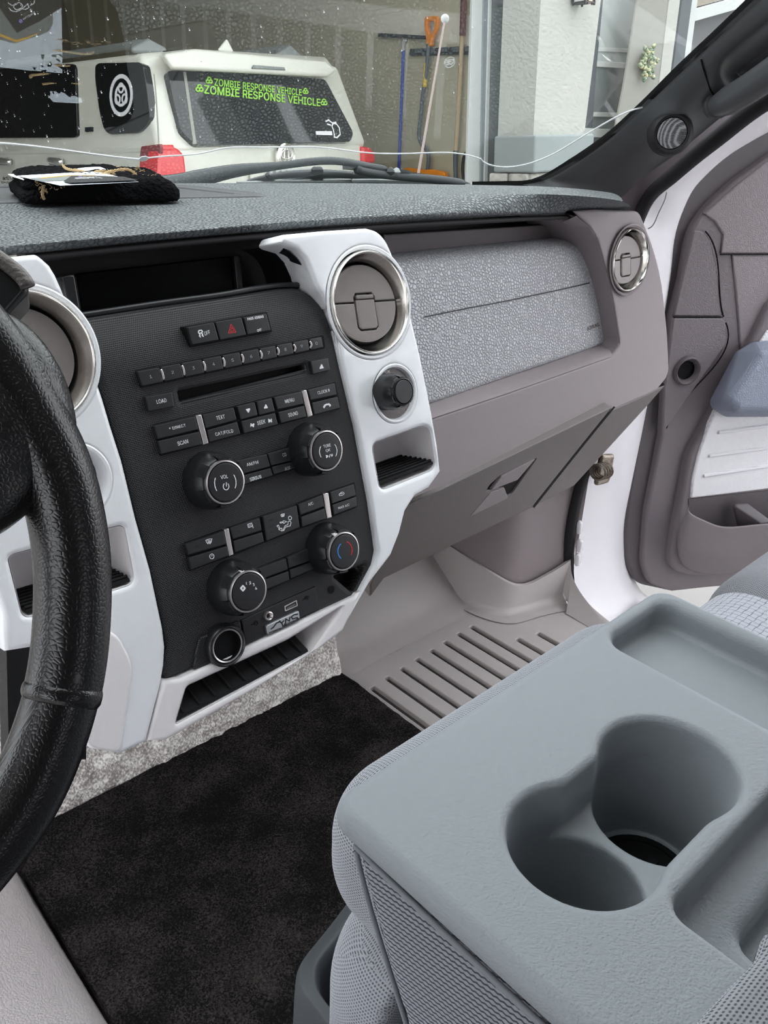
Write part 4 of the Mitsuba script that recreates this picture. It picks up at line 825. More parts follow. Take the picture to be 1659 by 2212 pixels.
k = button('satellite_button', Z4((740, 1208), (1000, 1138), (1016, 1190), (770, 1268))); legend(k, 'SIRIUS', z4(862, 1228), z4(938, 1206), z4(857, 1206), bold=True)
k = button('disc_button', Z4((978, 1045), (1215, 980), (1240, 1066), (1002, 1125))); legend(k, 'CD', z4(1080, 1067), z4(1104, 1060), z4(1074, 1044), mat='print_gray')
k = button('auxiliary_button', Z4((1004, 1132), (1236, 1076), (1250, 1114), (1020, 1184))); legend(k, 'AUX', z4(1094, 1158), z4(1130, 1148), z4(1089, 1136), mat='print_gray')
def face(key, c, h, items, lines, w=0.):
    for s, a, b, d in items: add(key + '__legend', text(PS, s, a, b, d, w + h + .0005, .0003), 'print_white', False)
    if lines: add(key + '__symbol', strokes(PS, lines, w + h + .0005, .00035), 'print_white', False)
kh = .030
K = cs + '__volume_knob'; meta(K, 'volume knob with bright ring'); knob(K, PS, z4(702, 1235), kh)
face(K, None, kh, [('VOL', z4(668, 1215), z4(715, 1206), z4(664, 1190))], [[z4(*p) for p in arcpx((702, 1262), 19, 23, 130, 410, 16)], Z4((703, 1236), (704, 1262)), [z4(*p) for p in arcpx((702, 1238), 76, 90, 160, 215)], [z4(*p) for p in arcpx((702, 1238), 66, 82, -25, 40)]])
K = cs + '__tune_knob'; meta(K, 'tuning knob with bright ring'); knob(K, PS, z4(1373, 1025), kh)
face(K, None, kh, [('TUNE', z4(1350, 1008), z4(1398, 996), z4(1346, 988)), ('OK', z4(1366, 1036), z4(1396, 1028), z4(1362, 1016))], [Z4((1366, 1055), (1381, 1060), (1368, 1072), (1366, 1055)), Z4((1370, 1060), (1374, 1063)), Z4((1387, 1070), (1392, 1050)), Z4((1399, 1049), (1401, 1062)), Z4((1406, 1047), (1408, 1060)), [z4(*p) for p in arcpx((1380, 1030), 58, 66, 150, 215)], [z4(*p) for p in arcpx((1376, 1028), 62, 68, -28, 40)]])
K = cs + '__fan_knob'; meta(K, 'fan speed knob with numbers'); knob(K, PS, z5(632, 888), kh)
face(K, None, kh, [('1', z5(610, 838), z5(618, 837), z5(609, 822)), ('2', z5(635, 838), z5(648, 834), z5(632, 819)), ('3', z5(660, 850), z5(672, 846), z5(656, 831)), ('4', z5(676, 876), z5(688, 872), z5(672, 857))], [[z5(*p) for p in arcpx((590, 864), 17, 9, 0, 360, 14)], [z5(*p) for p in arcpx((590, 864), 7, 20, 0, 360, 14)], [z5(*p) for p in arcpx((590, 864), 13, 16, 0, 360, 12)]])
add(K + '__pointer', slab(PS, Z5((568, 744), (600, 740), (606, 766), (584, 768)), .003, .0005, 0, (), kh * .93), 'print_white')
K = cs + '__temperature_knob'; meta(K, 'temperature knob with blue and red arcs'); knob(K, PS, z5(1290, 610), kh)
add(K + '__blue_arc', strokes(PS, [[z5(*p) for p in arcpx((1292, 608), 48, 60, 125, 235, 16)]], kh + .0005, .0005), 'print_blue', False)
add(K + '__red_arc', strokes(PS, [[z5(*p) for p in arcpx((1292, 602), 50, 60, -30, 75, 16)]], kh + .0005, .0005), 'print_red', False)
add(K + '__pointer', slab(PS, Z5((1212, 490), (1240, 484), (1246, 506), (1222, 512)), .003, .0005, 0, (), kh * .93), 'print_white')
# climate row
bezel('climate_bezel', Z5((184, 548), (460, 458), (715, 368), (960, 284), (1140, 210), (1362, 134), (1384, 302), (1170, 390), (990, 452), (745, 548), (500, 648), (222, 748)))
k = button('defrost_button', Z5((192, 560), (460, 466), (482, 560), (216, 638)))
def defrost(c, s): return [[(c[0] - 22 * s, c[1] - 8 * s), (c[0] - 10 * s, c[1] - 14 * s), (c[0] + 6 * s, c[1] - 18 * s), (c[0] + 20 * s, c[1] - 18 * s), (c[0] + 14 * s, c[1] + 8 * s), (c[0], c[1] + 6 * s), (c[0] - 12 * s, c[1] + 12 * s), (c[0] - 22 * s, c[1] - 8 * s)]] + [[(c[0] + x * s, c[1] - 8 * s), (c[0] + (x + 3) * s, c[1] + 2 * s), (c[0] + x * s, c[1] + 16 * s)] for x in (-8, 0, 8)]
sym(k, [[z5(*p) for p in L] for L in defrost((356, 542), 1.0)])
add(k + '__indicator', slab(PS, Z5((258, 573), (284, 566), (286, 580), (260, 586)), .001, .0002, 0, (), .0048), 'knob')
k = button('power_button', Z5((216, 652), (484, 570), (497, 640), (234, 740))); sym(k, [[z5(*p) for p in arcpx((376, 644), 15, 17, 125, 415, 16)], Z5((376, 624), (376, 644))])
add(cs + '__chrome_bar', slab(PS, Z5((462, 462), (493, 449), (527, 630), (498, 642)), .005, .0008, 0, (), .0045), 'satin_chrome')
k = button('rear_defrost_button', Z5((500, 447), (706, 377), (722, 466), (522, 528))); sym(k, [Z5((622, 424), (650, 414), (656, 436), (628, 446), (622, 424)), Z5((632, 428), (634, 438)), Z5((642, 425), (645, 435)), Z5((656, 428), (660, 448))])
add(k + '__indicator', slab(PS, Z5((554, 466), (577, 458), (579, 470), (556, 478)), .001, .0002, 0, (), .0048), 'knob')
button('blank_button', Z5((524, 537), (724, 476), (739, 545), (536, 620)))
k = button('airflow_button', Z5((727, 370), (962, 290), (984, 445), (753, 540)))
sym(k, [[z5(*p) for p in arcpx((914, 380), 11, 13, 0, 360, 14)], Z5((902, 404), (914, 400), (922, 410), (916, 434), (884, 442), (872, 466), (864, 468), (880, 432), (900, 426), (902, 404)), Z5((845, 408), (868, 405), (868, 398), (892, 404), (870, 418), (869, 411), (847, 416), (845, 408)), Z5((824, 434), (834, 428), (846, 452), (858, 450), (858, 470), (836, 458), (842, 456), (824, 434))])
sym(k, [[z5(*p) for p in L] for L in defrost((864, 362), .62)])
for y in (390, 430, 470): add(k + '__indicator', slab(PS, Z5((770 + (y - 390) * .18, y), (796 + (y - 390) * .18, y - 8), (798 + (y - 390) * .18, y + 4), (772 + (y - 390) * .18, y + 12)), .001, .0002, 0, (), .0048), 'knob')
k = button('ac_button', Z5((970, 285), (1138, 217), (1154, 300), (987, 360))); legend(k, 'A/C', z5(1042, 300), z5(1076, 288), z5(1037, 278))
add(k + '__indicator', slab(PS, Z5((1092, 268), (1110, 262), (1111, 272), (1093, 278)), .001, .0002, 0, (), .0048), 'knob')
button('blank_button', Z5((990, 372), (1154, 312), (1167, 385), (1000, 443)))
add(cs + '__chrome_bar', slab(PS, Z5((1145, 212), (1180, 204), (1204, 374), (1171, 385)), .005, .0008, 0, (), .0045), 'satin_chrome')
k = button('recirculation_button', Z5((1190, 200), (1356, 145), (1371, 225), (1205, 283))); sym(k, [Z5((1252, 218), (1262, 208), (1274, 200), (1284, 204), (1288, 212), (1278, 222), (1256, 226), (1252, 218)), Z5((1262, 214), (1276, 210))])
k = button('max_ac_button', Z5((1207, 288), (1374, 230), (1379, 300), (1217, 360))); legend(k, 'MAX A/C', z5(1250, 322), z5(1326, 296), z5(1245, 304))
bezel('fan_bezel', Z5((600, 760), (890, 645), (1100, 555), (1145, 700), (916, 810), (700, 910)))
for q in (((640, 748), (889, 657), (904, 735), (690, 815)), ((700, 820), (906, 744), (914, 808), (740, 882)), ((895, 653), (1120, 556), (1145, 645), (907, 728)), ((912, 736), (1140, 655), (1145, 704), (920, 800))): button('blank_button', Z5(*q))
# lower sockets
k = add(cs + '__media_panel', slab(PS, Z5((580, 1084), (1092, 850), (1114, 1004), (606, 1256)), .006, .001, .001, (), .002), 'knob_face', 30)
add(k + '__audio_jack', on(PS, PS.uv(*z5(767, 1055), .004), lathe([(.0046, 0), (.0046, .003), (.0036, .0035), (.0022, .002), (.0018, -.002)], 32), .002), 'satin_chrome', 40)
add(k + '__usb_port', slab(PS, Z5((876, 990), (962, 945), (970, 986), (881, 1026)), .002, .0005, .001, [fillet(PS.uvs(Z5((884, 994), (956, 956), (962, 982), (888, 1016)), .003), .0005)], .003), 'satin_chrome')
add(k + '__usb_tongue', slab(PS, Z5((892, 1000), (950, 970), (953, 980), (895, 1010)), .002, .0003, 0, (), .0026), 'dash_low')
add(k + '__symbol', strokes(PS, [Z5((1002, 945), (1046, 920)), Z5((1012, 938), (1024, 920), (1034, 918)), Z5((1018, 936), (1034, 940), (1040, 934)), [z5(*p) for p in arcpx((680, 1104), 12, 14, 0, 360, 12)], Z5((652, 1116), (690, 1096))], .0024, .0004), 'void', False)
add(k + '__badge', slab(PS, Z5((752, 1122), (978, 1018), (985, 1076), (764, 1186)), .004, .0012, .002, (), .0052), 'badge')
add(k + '__badge__lettering', join(strokes(PS, [Z5((785, 1144), (800, 1134), (822, 1104), (842, 1096)), Z5((842, 1088), (856, 1104), (872, 1088)), Z5((856, 1104), (862, 1112)), Z5((884, 1102), (886, 1076), (910, 1090), (914, 1064)), Z5((968, 1042), (940, 1048), (924, 1062), (932, 1076), (966, 1066))], .0056, .0005), text(PS, 'Microsoft', z5(864, 1134), z5(980, 1084), z5(860, 1114), .0056, .0003, True), text(PS, 'POWERED BY', z5(772, 1176), z5(856, 1142), z5(771, 1168), .0056, .0003)), 'print_dark', False)
add(cs + '__blank_hole', on(PS, PS.uv(*z5(1200, 873), .001), lathe([(.0042, 0), (.0004, 0)], 24), .0008), 'void', False)
ou = PS.uv(*z5(478, 1258), .008)
add(cs + '__outlet_bezel', slab(PS, Z5((290, 1212), (440, 1140), (575, 1085), (600, 1262), (520, 1330), (250, 1425), (268, 1290)), .008, .002, .003, (), .003), 'panel')
k = cs + '__power_outlet'; meta(k, 'open round power outlet with bright rim')
add(k + '__rim', on(PS, ou, lathe([(.0205, 0), (.0205, .006), (.0185, .0085), (.0165, .006)], 48), .002), 'knob', 40)
add(k + '__ring', on(PS, ou, lathe([(.0165, .006), (.0158, .008), (.0145, .0075), (.0142, -.01)], 48), .002), 'satin_chrome', 40)
add(k + '__barrel', on(PS, ou, lathe([(.0144, .0065), (.0141, .0015), (.0004, .0012)], 40), .003), 'void', 40)
# ================================================================ passenger side: pillar, jamb, door
ap = 'pillar_trim'
meta(ap, 'dark gray windshield pillar trim with a small round speaker and grab handle', 'pillar trim')
E1 = [wpt(*p, -.006) for p in [(1128, 399), (1180, 388), (1245, 352), (1310, 306), (1390, 234), (1470, 158), (1550, 84), (1640, 0), (1720, -75)]]
E2 = [atx(x, y, X) for (x, y), X in zip([(1330, 432), (1346, 424), (1372, 398), (1418, 362), (1470, 326), (1512, 291), (1556, 255), (1664, 183), (1760, 120)], [1.165, 1.17, 1.175, 1.175, 1.17, 1.165, 1.16, 1.14, 1.11])]
E1, E2 = resample(E1, 60), resample(E2, 60)
S0 = nrm(ray(1451, 288))
rows_ = []
for s in np.linspace(0, 1, 40):
    P = E1 * (1 - s) + E2 * s
    bul = .030 * math.sin(math.pi * s) ** .8 * np.clip(np.linspace(.25, 1.6, 60), 0, 1)
    rows_.append(P - np.array([ray(0, 0) * 0 + nrm(p) for p in P]) * bul[:, None])
Gp = np.array(rows_); D = np.linalg.norm(Gp, axis=-1)
pix = np.einsum('ij,vuj->vui', R.T, Gp); px_, py_ = CX + F * pix[..., 0] / pix[..., 2], CY + F * pix[..., 1] / pix[..., 2]
d2 = ((px_ - 1451) / 1.0) ** 2 + ((py_ - 288) / 1.15) ** 2
amp = .016 * np.exp(-np.maximum(np.sqrt(d2) - 26, 0) ** 2 / (2 * 20 ** 2))
def segd(ax, ay, bx, by):
    t = np.clip(((px_ - ax) * (bx - ax) + (py_ - ay) * (by - ay)) / ((bx - ax) ** 2 + (by - ay) ** 2), 0, 1); return np.hypot(px_ - ax - t * (bx - ax), py_ - ay - t * (by - ay))
amp = amp - .05 * smax(np.exp(-segd(1600, 150, 1720, 62) ** 2 / (2 * 22 ** 2)), 0 * px_, .05)
Gp = Gp - Gp / D[..., None] * amp[..., None]
add(ap + '__shell', gridmesh(Gp), 'pillar', True)
def pil(px, py, off=.001):
    i = np.unravel_index(np.argmin((px_ - px) ** 2 + (py_ - py) ** 2), px_.shape); r = ray(px, py); return r * (np.linalg.norm(Gp[i]) - off)
cpt = pil(1451, 288, .028); PSp = Plane(cpt, nrm(-nrm(cpt) + np.array([-.10, -.18, .0])), (1, 0, 0)); rs = .0185
add(ap + '__speaker_ring', on(PSp, (0, 0), lathe([(rs * 1.55, -.034), (rs * 1.5, -.012), (rs * 1.36, .001), (rs * 1.2, .005), (rs * 1.04, .004), (rs * 1.0, -.001)], 48), 0), 'seal', 40)
add(ap + '__speaker_grille', on(PSp, (0, 0), lathe([(rs * 1.02, .000), (rs * .98, .003), (rs * .6, .0042), (.0004, .0046)], 40), 0), 'grille', 50)
hd = [atx(x, y, X) for x, y, X in [(1545, 228, 1.11), (1580, 214, 1.08), (1620, 190, 1.06), (1664, 160, 1.045), (1740, 105, 1.02)]]
add(ap + '__grab_handle', tube(hd, [.012, .017, .017, .017, .017], 40, 16), 'pillar', True)
add(ap + '__handle_cap', tube([hd[0] + (hd[1] - hd[0]) * s for s in (-.35, -.1, .25)], [.008, .0155, .0168], 12, 16), 'pillar', True)
add(ap + '__seam', tube([pil(*p) for p in [(1514, 128), (1520, 150), (1530, 180), (1540, 203), (1556, 209), (1580, 202), (1610, 184), (1650, 158)]], .0009, 50, 6), 'void', True)
# strip and rubber seal along the door opening
X0 = 1.19
SEAL = [(1270, 1352), (1250, 1325), (1234, 1285), (1227, 1230), (1231, 1160), (1245, 1080), (1260, 1030), (1290, 950), (1325, 800), (1352, 620), (1370, 500), (1396, 436), (1440, 390), (1500, 338), (1560, 290), (1610, 250), (1665, 212), (1760, 148)]
SX = [1.24] * 4 + [1.23] * 8 + [1.20, 1.19, 1.185, 1.18, 1.17, 1.15]
seal = [atx(x, y, X) for (x, y), X in zip(SEAL, SX)]
add('door_seal', tube(seal, [.011, .011, .010, .010, .010, .010, .012, .012], 120, 12), 'seal', True, 'black rubber weatherstrip around the passenger door opening', 'weatherstrip')
st = [atx(x, y, 1.20) for x, y in [(1322, 436), (1336, 418), (1366, 388), (1410, 350), (1460, 314), (1500, 282), (1546, 246), (1650, 176), (1746, 114)]]
st2 = [p + np.array([.012, .012, -.016]) for p in resample(seal[10:], 40)]
add('pillar_trim__lower_strip', sheet([resample(st, 40), st2], 60, 6, match=True, spline=False), 'strip', True, 'smooth purplish strip under the pillar trim')
inn = [atx(x, y, X) for x, y, X in [(1310, 1375, 1.24), (1264, 1335, 1.24), (1245, 1285, 1.24), (1240, 1210, 1.24), (1248, 1120, 1.24), (1264, 1040, 1.24), (1290, 960, 1.24), (1330, 800, 1.24), (1365, 600, 1.24), (1385, 470, 1.23), (1436, 402, 1.21), (1500, 348, 1.205), (1560, 300, 1.20), (1610, 262, 1.19), (1665, 224, 1.18), (1760, 160, 1.16)]]
out = [PD.pt(x, y, -.03) for x, y in [(1500, 1350), (1440, 1310), (1384, 1275), (1362, 1215), (1362, 1120), (1378, 1030), (1402, 900), (1430, 760), (1452, 620), (1464, 500), (1488, 425), (1530, 372), (1575, 335), (1620, 308), (1672, 280), (1770, 225)]]
inn, out = resample(inn, 60), resample(out, 60)
mid1 = [a * .62 + b * .38 + np.array([.0, -.012, 0]) for a, b in zip(inn, out)]; mid2 = [a * .45 + b * .55 + np.array([.006, -.012, 0]) for a, b in zip(inn, out)]
db_ = 'body_jamb'
meta(db_, 'white painted door opening of the truck body between the seal and the open door', 'door frame')
add(db_ + '__panel', sheet([inn, mid1, mid2, out], 120, 16, match=True), 'jamb_white', True)
add(db_ + '__sill', box((1.24, -.6, -1.08), (1.46, .70, -.945), .02), 'jamb_white', 50)
hc = atx(1296, 1018, 1.235)
add(db_ + '__door_check', rhull([hc + np.array(p) for p in [(.004, .004, -.024), (.022, -.002, -.022), (.024, -.002, .022), (.006, .004, .024)]], .006, 12), 'steel', 50, 'steel door check on the white jamb')
for k in range(4): add(db_ + '__door_check__coil', on(Plane(hc + np.array([.0 - k * .0055, -.010 + k * .001, .006]), (-1, -.25, 0), (0, 1, 0)), (0, 0), lathe([(.012, -.001), (.0155, .0005), (.0155, .003), (.012, .0045)], 28), 0), 'steel', 60)
for x, y in ((1252, 1130), (1253, 1170), (1248, 1200)):
    q = atx(x, y, 1.235); add(db_ + '__pinch_clip', rhull([q, q + np.array([.002, .0, -.018])], .006, 8), 'jamb_white', 50)
seam = [a * .8 + b * .2 - nrm(a) * .004 for a, b in zip(inn, out)]
add(db_ + '__seam', tube([atx(x, y, 1.20) - ray(x, y) * .004 for x, y in [(1400, 494), (1412, 484), (1420, 466), (1430, 445), (1440, 415)]], .0008, 20, 6), 'rail_gray', True)
pd = 'passenger_door'
meta(pd, 'open gray passenger door with white cloth insert and map pocket', 'vehicle door')
def dsl(key, pts, d, b, r, w, mat, holes=(), **k): return add(pd + '__' + key, slab(PD, pts, d, b, r, holes, w), mat, 40, **k)
OUTL = [(1378, 1263), (1353, 1225), (1349, 1150), (1362, 1050), (1390, 880), (1412, 700), (1437, 600), (1445, 520), (1458, 455), (1480, 408), (1540, 345), (1600, 305), (1664, 271), (1800, 200), (1900, 1240), (1526, 1271), (1453, 1279)]
dsl('frame', OUTL, .10, .008, [.02, .03] + [0] * 15, 0, 'door_dark')
PAN = [(1453, 1278), (1402, 1262), (1389, 1217), (1398, 1106), (1414, 1027), (1430, 942), (1436, 840), (1452, 682), (1474, 600), (1486, 530), (1497, 492), (1530, 445), (1591, 390), (1664, 338), (1800, 250), (1900, 1240), (1526, 1270)]
dsl('panel', PAN, .03, .006, [.0, .02, .02] + [0] * 6 + [.02, .02, .03] + [0] * 5, .016, 'door')
dsl('upper_speaker_cover', [(1499, 497), (1522, 500), (1533, 515), (1552, 600), (1562, 683), (1456, 683), (1475, 600)], .006, .003, [.005, .01, .01, 0, 0, 0, 0], .021, 'door')
lc = PD.uv(1483, 800, .024)
dsl('lower_cover', [(1455, 687), (1560, 687), (1567, 696), (1570, 742), (1440, 925), (1431, 940), (1436, 840)], .006, .003, [.005, .008, .008, .01, 0, 0, 0], .023, 'door', [circ(lc, .0165)])
add(pd + '__lock_ring', on(PD, lc, lathe([(.0285, -.002), (.0272, .005), (.0240, .008), (.0200, .004), (.0168, -.004)], 48), .023), 'door_dark', 40, 'dark round recess ring')
add(pd + '__lock_ring__well', on(PD, lc, lathe([(.0170, .001), (.0164, -.004), (.0004, -.0055)], 32), .023), 'void', 40)
dsl('upper_panel', [(1558, 548), (1850, 548), (1850, 300), (1664, 345), (1596, 398), (1522, 462), (1546, 480), (1563, 507)], .006, .003, 0, .0200, 'door_light')
dsl('side_facet', [(1582, 551), (1850, 551), (1850, 562), (1668, 655), (1640, 700), (1600, 760), (1596, 700), (1590, 630)], .006, .004, 0, .0200, 'door_light')
for L in ([(1524, 500), (1534, 513), (1553, 600), (1563, 684)], [(1455, 685), (1500, 685), (1561, 685)], [(1568, 697), (1571, 742), (1505, 833), (1440, 925)], [(1556, 549.5), (1660, 549.5), (1800, 549.5)]):
    add(pd + '__gap', tube([PD.pt(x, y, .0215) for x, y in L], .0013, 30, 6), 'void', True)
INS = [(1760, 560), (1664, 660), (1622, 745), (1556, 869), (1512, 945), (1490, 985), (1477, 1059), (1462, 1130), (1453, 1185), (1450, 1215), (1460, 1236), (1500, 1246), (1560, 1243), (1625, 1225), (1900, 1150), (1900, 560)]
dsl('armrest_surround', INS, .025, .008, [0, 0, 0, 0, .03, .03, .02, .02, .02, .02, .02, .02, 0, 0, 0, 0], .036, 'door')
dsl('cloth_insert', [(1548, 886), (1660, 884), (1850, 880), (1850, 1030), (1659, 1057), (1493, 1077), (1497, 1035), (1510, 980), (1530, 925)], .010, .004, [.005, 0, 0, 0, 0, .004, .01, .01, .01], .041, 'door_cloth')
dsl('upper_insert', [(1632, 757), (1660, 715), (1850, 690), (1850, 745), (1660, 745)], .010, .003, 0, .041, 'door_cloth')
for (a, b) in (((1552, 934), (1800, 900)), ((1532, 985), (1800, 948)), ((1520, 1028), (1800, 985))):
    add(pd + '__cloth_insert__rib', tube([PD.pt(a[0], a[1], .042), PD.pt(b[0], b[1], .042)], .0035, 0, 8), 'door_cloth', True)
pad = [PD.pt(x, y, w) for x, y, w in [(1556, 868, .045), (1606, 775, .045), (1632, 760, .045), (1850, 735, .045), (1850, 880, .045), (1575, 880, .045), (1580, 860, .085), (1640, 775, .07), (1850, 750, .07), (1850, 868, .09), (1590, 872, .09)]]
add(pd + '__armrest_pad', rhull(pad, .018, 28), 'door_pad', 60)
dsl('pocket_back', [(1488, 1078), (1660, 1060), (1850, 1040), (1850, 1160), (1560, 1160), (1490, 1120)], .004, .0, 0, .038, 'door_dark')
LIP = [(1488, 1092), (1496, 1112), (1525, 1126), (1562, 1138), (1610, 1136), (1664, 1131), (1850, 1118)]
FRT = [(1464, 1150), (1466, 1200), (1495, 1232), (1560, 1240), (1610, 1228), (1664, 1214), (1850, 1170)]
add(pd + '__map_pocket', sheet([[PD.pt(x, y, .04) for x, y in FRT], [PD.pt(x * .6 + a * .4, y * .6 + b * .4, .085) for (x, y), (a, b) in zip(FRT, LIP)], [PD.pt(x, y + 3, .10) for x, y in LIP], [PD.pt(x, y, .098) for x, y in LIP], [PD.pt(x, y - 1, .088) for x, y in LIP], [PD.pt(x, y + 40, .06) for x, y in LIP]], 60, 40, match=True), 'door', True)
add(pd + '__pocket_divider', rhull([PD.pt(x, y, w) for x, y, w in [(1590, 1095, .06), (1612, 1093, .06), (1640, 1128, .085), (1656, 1126, .085), (1600, 1140, .06)]], .006, 12), 'door_dark', 50)
# ================================================================ floor: carpet, mats, liner, kick panel
add('floor', box((-.45, -1.2, -.99), (1.24, 1.3, -.935)), 'carpet_black', False, 'dark truck cab floor', None, None, 'structure')
MZ = -.885
tan = [[(-.05, .862, MZ - .03), (.245, .866, MZ - .02), (.5, .858, MZ - .02), (.748, .853, MZ - .02), (.772, .90, MZ - .02), (.79, 1.1, MZ - .02)],
       [(-.05, .862, MZ + .02), (.245, .866, MZ + .02), (.5, .860, MZ + .02), (.740, .856, MZ + .02), (.768, .90, MZ + .02), (.785, 1.1, MZ + .02)],
       [(-.05, .878, -.80), (.245, .880, -.80), (.5, .875, -.80), (.735, .868, -.80), (.765, .91, -.80), (.78, 1.1, -.8)],
       [(-.05, .93, -.68), (.245, .93, -.68), (.5, .92, -.68), (.71, .90, -.68), (.745, .94, -.68), (.77, 1.1, -.68)],
       [(-.05, 1.1, -.58), (.245, 1.1, -.58), (.5, 1.1, -.58), (.69, 1.05, -.58), (.73, 1.08, -.58), (.75, 1.2, -.58)]]
ts = sheet([[np.array(p) for p in r] for r in tan], 160, 90)
V = np.array(ts.vertices); V += np.c_[np.zeros(len(V)), -(meshkit.fbm(V * 190, 2, 3) - .3)[:, None] * .006 - (meshkit.noise(V * [70, 20, 26], 5) - .5)[:, None] * .006, np.zeros(len(V))]
add('carpet', trimesh.Trimesh(V, ts.faces, process=False), 'carpet_tan', True, 'tan pile carpet rising behind the foot of the white stack', 'carpet', None, 'stuff')
MAT = [(.250, .862), (.40, .860), (.60, .856), (.750, .853), (.748, .60), (.745, .15), (.19, .10), (.192, .56), (.20, .81)]
m = PTop
PM = Plane((0, 0, MZ), (0, 0, 1))
mm = trimesh.Trimesh(*trimesh.remesh.subdivide_to_size(np.c_[np.array(MAT), np.zeros(len(MAT))], np.array(m3.triangulate([np.array(MAT[::-1], float)]))[:, ::-1] * -1 + len(MAT) - 1, .012), process=False)
V = PM.map(np.array(mm.vertices)); V[:, 2] += .004 * meshkit.fbm(V * 60, 2, 1) + .010 * meshkit.noise(V * 4, 2) - .004
add('floor_mat', join(trimesh.Trimesh(V, mm.faces, process=False), PM.mesh(prism(np.array(MAT), .02, .0, (), -.002))), 'carpet_black', True, 'black carpet mat over the middle of the truck floor', 'floor mat')
vx = sheet([[np.array(p) for p in [(-.3, .84, -.87), (.14, .84, -.868), (.185, .82, -.874), (.198, .815, -.90)]], [np.array(p) for p in [(-.3, .5, -.872), (.13, .5, -.866), (.178, .50, -.872), (.190, .495, -.90)]], [np.array(p) for p in [(-.3, .1, -.88), (.13, .1, -.87), (.176, .1, -.875), (.188, .1, -.90)]]], 50, 30)
add('vinyl_mat', vx, 'vinyl', True, 'gray vinyl mat on the driver side floor', 'floor mat')
# rubber liner with grooves on the passenger side
ln_ = 'floor_liner'
meta(ln_, 'gray molded rubber liner with long grooves on the passenger floor', 'floor liner')
LZ = -.893; PL_ = Plane((0, 0, LZ), (0, 0, 1))
gro = [(803, 1484), (835, 1462), (867, 1442), (900, 1422), (931, 1403), (960, 1385), (989, 1367), (1017, 1352), (1117, 1379), (1161, 1367)]
holes = []
for x, y in gro:
    g = PL_.uv(x, y); holes.append(fillet(np.array([(g[0] - .006, .12), (g[0] + .006, .12), (g[0] + .006, g[1]), (g[0] - .006, g[1])]), .004))
add(ln_ + '__tray', PL_.mesh(prism(np.array([(.752, .10), (1.225, .10), (1.225, .842), (.752, .848)]), .012, .0015, holes, 0.)), 'liner', 30)
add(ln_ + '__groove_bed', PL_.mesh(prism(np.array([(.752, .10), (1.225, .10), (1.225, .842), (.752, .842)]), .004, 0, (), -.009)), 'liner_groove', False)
ramp = [[(.752, .846, LZ), (.86, .846, LZ), (1.0, .842, LZ), (1.2, .842, LZ)], [(.756, .88, LZ + .008), (.86, .88, LZ + .008), (1.0, .88, LZ + .008), (1.2, .88, LZ + .008)], [(.765, .95, LZ + .06), (.86, .95, LZ + .06), (1.0, .95, LZ + .06), (1.2, .95, LZ + .06)], [(.78, 1.12, LZ + .24), (.86, 1.12, LZ + .24), (1.0, 1.12, LZ + .24), (1.2, 1.12, LZ + .24)], [(.78, 1.3, LZ + .42), (.86, 1.3, LZ + .42), (1.0, 1.3, LZ + .42), (1.2, 1.3, LZ + .42)]]
add(ln_ + '__toe_ramp', sheet([[np.array(p) for p in r] for r in ramp], 30, 40), 'liner', True)
wtp = np.array([(820, 1060), (900, 1128), (960, 1172), (1000, 1198), (1045, 1228), (1085, 1252), (1108, 1264), (1128, 1267), (1150, 1260), (1178, 1245), (1206, 1229), (1240, 1205)], float)
def pxof(p): v = R.T @ p; return CX + F * v[0] / v[2], CY + F * v[1] / v[2]
B_ = smooth_path([np.array([x, y, LZ + .002]) for x, y in [(1.062, 1.15), (1.062, 1.0), (1.064, .90), (1.074, .825), (1.10, .786), (1.14, .772), (1.18, .760), (1.222, .742)]], 28); B_ = list(B_)
T_ = []
for b in B_:
    lo, hi = LZ, -.4
    for _ in range(30):
        m = (lo + hi) / 2; q = np.array([b[0] + .006, b[1] + .010, m]); x, y = pxof(q)
        if y > np.interp(x, wtp[:, 0], wtp[:, 1]): lo = m
        else: hi = m
    T_.append(q)
M_ = [b * .75 + t * .25 + np.array([.006, .008, -.004]) for b, t in zip(B_, T_)]
B0 = [b + np.array([-.012, -.02, 0]) for b in B_]
T2 = [t + np.array([.006, .006, .000]) for t in T_]
T3 = [t + np.array([.006, .008, -.03]) for t in T_]
add(ln_ + '__raised_wall', sheet([B0, B_, M_, [m_ * .4 + t * .6 for m_, t in zip(M_, T_)], T_, T2, T3], 70, 40, match=True), 'liner', True)
add(ln_ + '__door_flap', sheet([[T_[-1], atx(1216, 1270, 1.224), atx(1230, 1308, 1.226), atx(1254, 1345, 1.228), atx(1300, 1385, 1.228)], [T_[-1] * .5 + B_[-1] * .5 + np.array([-.004, -.006, 0]), np.array([1.215, .70, LZ + .03]), np.array([1.21, .66, LZ + .02]), np.array([1.21, .58, LZ + .012]), np.array([1.21, .45, LZ + .01])], [B_[-1] + np.array([-.03, -.02, 0]), np.array([1.19, .68, LZ + .001]), np.array([1.185, .62, LZ + .001]), np.array([1.185, .54, LZ + .001]), np.array([1.185, .4, LZ + .001])]], 40, 14), 'liner', True)
kp = 'kick_panel'
kl = [t + np.array([.004, .012, 0]) for t in T_[1:]]; kl = [kl[0] + np.array([0, .2, 0])] + kl + [kl[-1] + np.array([.012, -.012, 0])]
add(kp + '__side', sheet([[np.array([p[0], p[1], zz]) for p in kl] for zz in (-.42, -.6, -.75, -.90)], 60, 12), 'kick', True)
add(kp + '__front', hull([(x, y, z) for x in (.6, 1.22) for y in (1.32, 1.36) for z in (-.95, -.62)]), 'void', False)
meta(kp, 'dark plastic kick panel in the passenger footwell corner', 'kick panel')
